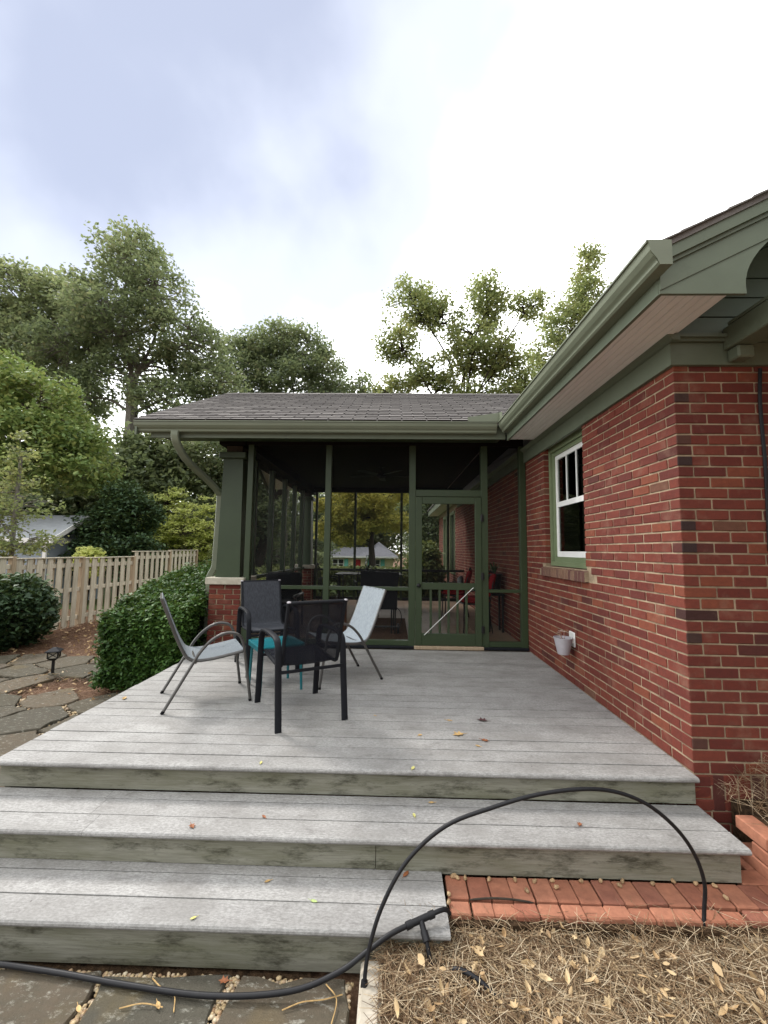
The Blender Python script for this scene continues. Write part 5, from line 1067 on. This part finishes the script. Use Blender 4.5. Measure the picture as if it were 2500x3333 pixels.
def tree(name, label, cat, base, lean, trunk_h, tr, lobes, clumps, per, spread, size, leaf, bark='bark', group=None, twig=.018, up=.5, droop=0., shell=.45, elong=1.5, fork=None):
    t = thing(name, label, cat, base, group=group)
    B = Vector(base); T = B+Vector((lean[0], lean[1], trunk_h)); mb = MB()
    tp = catmull([B-Vector((0, 0, .3)), B.lerp(T, .33)+Vector((random.uniform(-.1, .1)*tr*6, 0, 0)), B.lerp(T, .66)+Vector((random.uniform(-.12, .12)*tr*6, 0, 0)), T], 4)
    mb.tube(tp, [tr*(1.25-.6*i/(len(tp)-1)) if i else tr*1.6 for i in range(len(tp))], 9)
    tot = sum(l[6] for l in lobes); CL = []
    for (cx, cy, cz, rx, ry, rz, w) in lobes:
        c = Vector((cx, cy, cz)); f = min(1, max(.35, (cz-rz*.9-B.z)/trunk_h)) if fork is None else fork; st = B.lerp(T, f)
        i0 = min(range(len(tp)), key=lambda i: (tp[i]-st).length); st = tp[i0]
        mid = st.lerp(c, .45)+Vector((random.uniform(-.12, .12)*(c-st).length, random.uniform(-.1, .1)*(c-st).length, .08*(c-st).length)); tip = c+Vector((0, 0, rz*.5))
        lp = catmull([st, mid, c, tip], 5); r0 = tr*.5*math.sqrt(max(.15, w/tot*2.2)); mb.tube(lp, [r0*(1-.85*i/(len(lp)-1)) for i in range(len(lp))], 7)
        n = max(4, int(1.45*clumps*w/tot)); pts = in_ell(n, (cx, cy, cz), (rx, ry, rz), shell)
        k_ = 1.5/max(rx, .3); pts = pts[np.array([mnoise.noise((p[0]*k_, p[1]*k_, p[2]*k_*1.4)) for p in pts]) > -.27]; n = len(pts); CL.append(pts)
        LP = np.array(lp[4:]) if len(lp) > 6 else np.array(lp)
        for p in pts[: int(n*.8)]:
            d = ((LP-p)**2).sum(1)+(LP[:, 2]-p[2]).clip(0)**2*2; s = Vector(LP[d.argmin()]); e2 = Vector(p); m_ = s.lerp(e2, .5)+Vector((0, 0, .10*(e2-s).length))+Vector(RNG.normal(0, .06, 3))*(e2-s).length
            mb.tube([s, m_, e2], [twig*1.9, twig*1.2, twig*.4], 4, False)
    mb.build('trunk', bark, t, smooth=True, recalc=False)
    leaves_np(np.concatenate(CL), per, spread, size, leaf, 'crown', t, up, elong, droop)
    return t
def g_(x, y): return (x, y, gh(x, y)-.05)
BT = 'tall background trees'
tree('oak_tree', 'tallest oak with open grey limbs behind the left of the porch', 'tree', g_(-17.2, 20), (.6, 0, 0), 11.5, .42,
     [(-17.3, 20, 17.65, 2.0, 2.2, 2.3, 1.0), (-19.4, 20.5, 15.38, 2.0, 2.2, 1.7, 0.8), (-15.3, 19.5, 15.57, 1.9, 2.2, 1.8, 0.85), (-17.5, 19, 13.68, 2.4, 2.4, 1.7, 1.0), (-13.6, 20, 12.92, 2.0, 2.2, 1.6, 0.85), (-20.6, 20, 12.54, 2.3, 2.2, 1.6, 0.9), (-16.5, 20, 11.03, 2.6, 2.4, 1.5, 0.9), (-12.1, 20.5, 10.47, 1.8, 2.0, 1.5, 0.75), (-19.8, 20, 9.71, 2.2, 2.2, 1.4, 0.7), (-14.2, 19.5, 9.14, 2.0, 2.0, 1.3, 0.5), (-11.2, 20.5, 8.01, 1.8, 1.8, 1.2, 0.45)],
     600, 52, (.33, .33, .2), .15, 'oak_leaf', 'pale_bark', BT, .03)
tree('oak_tree', 'broad oak at the far left edge with drooping limbs', 'tree', g_(-26.5, 22), (.5, 0, 0), 10, .40,
     [(-25.5, 22, 17.2, 2.8, 2.4, 1.9, 1.0), (-22.8, 22, 16.2, 2.0, 2.2, 1.7, .8), (-28, 22, 15.4, 2.8, 2.4, 2.0, .9), (-24.6, 21.5, 14.0, 2.8, 2.4, 1.6, 1), (-22.6, 22, 11.9, 2.0, 2, 1.5, .7), (-26.4, 21.5, 11.2, 2.8, 2.4, 1.6, .8), (-21.6, 22.5, 9.6, 2.0, 2, 1.3, .5)],
     450, 54, (.36, .36, .22), .16, 'pale_oak_leaf', 'pale_bark', BT, .03)
tree('oak_tree', 'rounded oak over the middle of the porch roof', 'tree', g_(-10.0, 28), (.3, 0, 0), 9, .36,
     [(-10.6, 28, 16.6, 2.0, 2.2, 2.0, .8), (-8.6, 28, 16.0, 1.7, 2.0, 2.0, .8), (-12.2, 28, 14.6, 1.9, 2.2, 1.8, .8), (-7.0, 28, 14.6, 1.6, 2.0, 2.0, .8), (-9.4, 27.5, 13.4, 2.6, 2.4, 1.8, 1), (-11.8, 28, 11.4, 2.2, 2.2, 1.8, .7), (-7.2, 27.5, 11.6, 2.2, 2.2, 2.0, .9), (-5.4, 28, 11.8, 1.4, 1.8, 1.7, .6), (-9, 27, 9.2, 3.0, 2, 1.8, .7), (-13.9, 28, 12.6, 1.9, 2.0, 2.0, .8), (-14.6, 27.5, 9.6, 2.0, 2.0, 1.9, .7), (-4.4, 27.5, 12.7, 1.4, 1.8, 1.4, .6), (-3.0, 28, 11.9, 1.3, 1.8, 1.3, .5), (-13.6, 28, 15.6, 1.8, 1.8, 1.9, .8), (-12.0, 28, 16.6, 1.5, 1.8, 1.5, .6)],
     640, 54, (.38, .38, .25), .165, 'oak_leaf', 'pale_bark', BT, .03)
tree('pecan_tree', 'airy yellow-green tree with bare bent limbs above the porch ridge', 'tree', g_(3.0, 24), (-.8, 0, 0), 9.5, .36,
     [(-.6, 24, 17.6, 1.7, 1.8, 1.4, .55), (1.3, 24, 16.8, 1.5, 1.8, 1.2, .35), (-1.6, 24, 14.8, 1.5, 1.8, 1.3, .5), (4.3, 24, 17.6, 1.3, 1.8, 1.8, .65), (7.0, 24, 17.4, 1.2, 1.4, .9, .3), (3.2, 23.5, 14.4, 1.8, 2.0, 1.7, .75), (.7, 24, 12.6, 2.0, 2.0, 1.5, .6), (5.2, 24, 13.6, 1.5, 2.0, 1.8, .6), (-2.0, 24, 11.2, 1.5, 1.8, 1.4, .5), (3.2, 24, 10.8, 2.4, 2.0, 1.4, .7), (6.6, 24, 11.6, 1.6, 1.8, 1.4, .5)],
     470, 46, (.32, .32, .22), .155, 'gold_leaf', 'dark_bark', BT, .032, shell=.3)
tree('pine_tree', 'narrow pointed yellow-green tree showing above the house gutter', 'tree', g_(13.5, 30), (0, 0, 0), 22, .34,
     [(13.9, 30, 24.3, .9, .9, 1.9, .35), (13.5, 30, 21.8, 1.7, 1.6, 1.5, .6), (12.3, 30, 19.6, 2.2, 2.0, 1.5, .8), (14.8, 30, 19.2, 2.4, 2.0, 1.6, .8), (11.2, 30, 17.0, 2.3, 2.0, 1.5, .8), (14.2, 30, 16.2, 2.6, 2, 1.7, .9), (10.2, 29.5, 14.4, 2.3, 2.0, 1.5, .7), (9.8, 30, 12.0, 2.2, 2.0, 1.4, .6)],
     300, 60, (.42, .42, .3), .17, 'gold_leaf', 'bark', BT, .02, fork=.55)
MT = 'trees behind the board fence'
tree('laurel_tree', 'bright green rounded tree at the left edge behind the fence', 'tree', g_(-15.4, 11.2), (.2, 0, 0), 4.5, .16,
     [(-15.6, 11, 7.0, 1.4, 1.4, 1.1, .8), (-13.9, 11, 6.2, 1.3, 1.4, 1.0, .8), (-14.6, 10.6, 5.0, 1.6, 1.4, .9, .9), (-12.8, 11, 5.0, 1.1, 1.2, .8, .7), (-12.3, 11, 3.9, 1.0, 1.2, .7, .6), (-13.8, 10.6, 3.9, 1.5, 1.2, .8, .8), (-15.8, 11, 4.4, 1.2, 1.2, 1.0, .6)],
     330, 60, (.26, .26, .18), .115, 'bright_leaf', 'bark', MT, .012, droop=.25)
tree('young_tree', 'thin young tree with sparse yellow-green leaves by the left fence post', 'tree', g_(-10.6, 6.9), (.05, 0, 0), 4.0, .05,
     [(-10.6, 6.9, 3.4, .32, .4, .6, .4), (-10.7, 6.9, 2.7, .55, .5, .45, .6), (-10.4, 6.9, 2.2, .75, .6, .4, .8), (-10.9, 6.9, 1.8, .7, .6, .4, .7), (-10.2, 6.9, 1.4, .8, .6, .35, .8), (-10.9, 6.9, 1.1, .7, .6, .3, .6)],
     150, 16, (.10, .10, .07), .062, 'gold_leaf', 'pale_bark', MT, .006, shell=.2, fork=None)
tree('holly_tree', 'dark glossy evergreen shrub tree standing behind the fence', 'tree', g_(-11.0, 11.3), (0, 0, 0), 2.4, .10,
     [(-10.88, 11.19, 2.86, 0.63, 0.69, 0.63, 0.6), (-10.43, 11.07, 2.22, 0.86, 0.8, 0.69, 0.9), (-11.46, 11.07, 1.88, 0.86, 0.8, 0.69, 0.9), (-10.54, 10.96, 1.3, 1.09, 0.8, 0.63, 1), (-11.46, 10.96, 0.96, 1.03, 0.8, 0.57, 0.8), (-10.08, 11.07, 0.61, 0.92, 0.69, 0.57, 0.7)],
     250, 60, (.16, .16, .12), .085, 'holly_leaf', 'dark_bark', MT, .008, up=.9)
tree('dogwood_tree', 'lime green layered small tree just left of the porch column', 'tree', g_(-10.6, 14.5), (0, 0, 0), 2.6, .07,
     [(-11.01, 14.36, 3.28, 0.68, 0.82, 0.48, 0.5), (-10.33, 14.23, 2.67, 1.02, 0.95, 0.48, 0.8), (-11.42, 14.23, 2.26, 0.82, 0.82, 0.41, 0.7), (-10.19, 14.09, 1.92, 1.16, 0.95, 0.41, 0.9), (-11.14, 14.09, 1.38, 1.09, 0.95, 0.41, 0.8), (-9.78, 14.09, 1.24, 1.09, 0.95, 0.41, 0.9), (-9.1, 14.23, 2.12, 0.95, 0.95, 0.48, 0.7), (-10.06, 13.96, 0.7, 1.09, 0.82, 0.41, 0.7), (-8.83, 14.23, 3.08, 0.82, 0.82, 0.41, 0.5)],
     230, 36, (.17, .17, .05), .085, 'lime_leaf', 'bark', MT, .007, up=1.6)
dense = 'dense trees closing the view behind the fence and porch'
for lab, x, y, w, h, mt, seed in (('dense dark green tree right behind the grey shed', -16.5, 16.5, 3.4, 7.0, 'oak_leaf', 1), ('olive green tree behind the dark evergreen shrub tree', -12.0, 16, 3.0, 7.0, 'pale_oak_leaf', 2), ('olive tree behind the lime green layered tree', -9.0, 17, 2.6, 6.4, 'oak_leaf', 3), ('dark tree seen through the side screen of the porch', -10.6, 22, 3.0, 7.0, 'oak_leaf', 4), ('dark green tree left of the far house', -14.0, 44, 5.0, 10, 'oak_leaf', 5), ('wide green tree behind the far house roof', -6.0, 66, 9.0, 15, 'pale_oak_leaf', 6), ('dark green tree right of the far house', 3.2, 46, 4.6, 11, 'oak_leaf', 7), ('olive tree beyond the shed at the left edge', -22, 17, 3.2, 6.8, 'oak_leaf', 8), ('tall green tree far behind the left fence end', -15.5, 30, 4.6, 9.5, 'oak_leaf', 9), ('green tree far behind the hedge outside the porch', -12.5, 62, 8.0, 12, 'oak_leaf', 10), ('green tree far behind the right of the porch', 9.5, 60, 9.0, 14, 'oak_leaf', 11)):
    z0 = gh(x, y); lob = [(x+random.uniform(-.6, .6)*w, y+random.uniform(-.3, .3)*w, z0+h*random.uniform(.22, .85), w*random.uniform(.42, .6), w*.45, h*random.uniform(.16, .24), 1) for k in range(9)]+[(x, y, z0+h*.88, w*.45, w*.4, h*.14, .8)]
    tree('shade_tree', lab, 'tree', g_(x, y), (0, 0, 0), h*.6, .05*w, lob, 260, 60, (w*.12, w*.12, w*.08), .055*w*(.9 if y > 40 else 1), mt, 'dark_bark', dense, .02)
tree('maple_tree', 'golden green maple in front of the far cream house', 'tree', g_(-3.3, 28), (-.1, 0, 0), 4.6, .24,
     [(-3.6, 28, 6.8, 2.0, 2.0, 1.1, 1), (-5.2, 28, 5.2, 1.5, 1.8, .9, .8), (-2.0, 28, 5.4, 1.5, 1.8, 1.0, .8), (-3.4, 27.4, 4.6, 2.0, 1.8, .9, 1), (-5.4, 27.6, 3.5, 1.3, 1.5, .7, .7), (-2.2, 27.6, 3.3, 1.6, 1.5, .65, .8), (-3.9, 27.2, 3.2, 1.6, 1.5, .6, .8), (-4.9, 27.4, 2.2, .9, 1.2, .55, .4), (-6.4, 27.6, 2.5, 1.0, 1.2, .7, .5), (-6.8, 27.8, 4.2, 1.0, 1.2, .8, .5)],
     300, 64, (.32, .32, .2), .16, 'maple_leaf', 'dark_bark', 'trees in the front yard', .015)
tree('oak_tree', 'dark trunked oak leaning in at the left of the rear porch screen', 'tree', g_(-8.6, 17), (1.2, 0, 0), 4.4, .26,
     [(-6.4, 17, 6.2, 1.6, 1.6, .8, .6), (-7.6, 17, 6.8, 1.6, 1.6, .9, .6), (-5.2, 17, 5.4, 1.2, 1.4, .5, .4), (-9.3, 17, 6.4, 1.4, 1.4, .9, .5)], 110, 50, (.3, .3, .2), .13, 'oak_leaf', 'dark_bark', 'trees in the front yard', .03)
# clipped hedge, shrubs
def surf_pts(n, box, top=.5):
    (x0_, x1_, y0_, y1_, z0_, z1_) = box; P = np.stack([RNG.uniform(x0_, x1_, n), RNG.uniform(y0_, y1_, n), RNG.uniform(z0_, z1_, n)], -1); k = RNG.uniform(0, 1, n); d = RNG.normal(0, .045, n)
    P[k < top, 2] = z1_+d[k < top]-.02; s = (k >= top) & (k < top+.25); P[s, 1] = y0_+d[s]; s = (k >= top+.25) & (k < top+.38); P[s, 0] = x0_+d[s]
    return P
def bumpz(P, a, s): return np.array([mnoise.noise((p[0]*s, p[1]*s, p[2]*s)) for p in P])*a
hg = thing('hedge', 'clipped dark green hedge between the deck and the straw bed', 'hedge', (-4.9, 3.6, -.5))
hz1 = lambda x, y: .66+.06*(y-2.5)
P = surf_pts(3600, (-5.36, -4.32, 2.52, 5.2, -.42, .42), .46); P[:, 1] += np.where(P[:, 1] < 2.8, (P[:, 0]+4.3)*-.12, 0); P[:, 2] += np.clip(.26*(P[:, 1]-2.5)+.06*(P[:, 0]+5), 0, .38)*(P[:, 2]+.42)/.84+bumpz(P, .03, 2.4)
P[:, 0] += np.where(P[:, 0] < -5.2, bumpz(P, .09, 2.1), 0)
leaves_np(P, 30, (.045, .045, .04), .034, 'hedge_leaf', 'foliage', hg, .7, 1.7)
stm = MB()
for k in range(26):
    x, y = random.uniform(-5.3, -4.5), random.uniform(2.75, 5.0); stm.tube([(x, y, -.55), (x+random.uniform(-.1, .1), y+random.uniform(-.1, .1), .0), (x+random.uniform(-.2, .2), y+random.uniform(-.2, .2), .5)], [.018, .012, .006], 5)
stm.build('stems', 'dark_bark', hg, recalc=False)
def shrub(label, c, r, n, per, size, mat, name='shrub', group=None, sp=.06, z0=-.55, kind=None):
    t = thing(name, label, 'shrub', (c[0], c[1], z0), group=group); P = in_ell(n, c, r, .72); P = P[P[:, 2] > z0+.03]; P += (bumpz(P, .12, 2.2/max(r[0], .4)))[:, None]*(P-np.array(c))/max(r)
    leaves_np(P, per, (sp, sp, sp*.8), size, mat, 'foliage', t, .6, 1.6)
    s = MB()
    for k in range(8): a = random.uniform(0, 6.28); s.tube([(c[0], c[1], z0-.05), (c[0]+r[0]*.3*math.cos(a), c[1]+r[1]*.3*math.sin(a), c[2]), (c[0]+r[0]*.7*math.cos(a), c[1]+r[1]*.7*math.sin(a), c[2]+r[2]*.5)], [.025, .015, .006], 5)
    s.build('stems', 'dark_bark', t, recalc=False); return t
shrub('dark rounded glossy shrub at the left edge before the fence', (-8.62, 4.75, .10), (.74, .72, .62), 640, 16, .06, 'holly_leaf', sp=.075)
shrub('low rounded olive shrub behind the clipped hedge', (-6.6, 7.6, .12), (.75, .7, .55), 420, 16, .05, 'shrub_leaf', 'shrub', 'small shrubs behind the hedge', .06)
shrub('yellowish low shrub beside the porch pier behind the hedge', (-5.6, 8.1, .10), (.7, .7, .6), 420, 16, .05, 'lime_leaf', 'shrub', 'small shrubs behind the hedge', .06)
shrub('reddish tall shrub beyond the end of the board fence', (-8.3, 13.4, .6), (.5, .5, 1.1), 300, 16, .06, 'gold_leaf', 'shrub', None, .08)
shrub('small pale-tipped shrub peeking over the middle fence board', (-10.0, 8.6, .85), (.3, .3, .4), 90, 14, .07, 'lime_leaf', 'shrub', None, .07)
fh_ = thing('hedge', 'low green hedge just outside the rear porch screen', 'hedge', (-2.4, 9.2, -.55))
P = surf_pts(3000, (-6.0, -1.2, 8.7, 9.7, -.45, .62), .5); P[:, 2] += bumpz(P, .10, 1.8)*(P[:, 2] > 0)
leaves_np(P, 12, (.07, .07, .06), .06, 'shrub_leaf', 'foliage', fh_, .6, 1.6)
shrub('large glossy camellia shrub beyond the screen door', (-.85, 10.0, .45), (.55, .6, 1.05), 420, 16, .085, 'shrub_leaf', 'shrub', None, .09)
shrub('clipped round grey-green bush in the front yard by the far house', (-8.6, 32, -.1), (1.7, 1.4, 1.2), 420, 16, .13, 'pale_oak_leaf', 'shrub', None, .13, -1.6)
sh2 = thing('hedge', 'far low hedge in front of the cream house', 'hedge', (-6, 47, -2.2))
P = surf_pts(1800, (-14, 1.5, 46.5, 48, -2.2, -1.05), .4); leaves_np(P, 12, (.22, .22, .16), .2, 'shrub_leaf', 'foliage', sh2, .6, 1.5)
S.render.film_transparent = False
print('triangles', sum(sum(len(p.vertices)-2 for p in o.data.polygons) for o in bpy.data.objects if o.type == 'MESH' and len(o.data.polygons) < 2000)+sum(len(o.data.polygons)*2 for o in bpy.data.objects if o.type == 'MESH' and len(o.data.polygons) >= 2000), 'objects', len(bpy.data.objects))
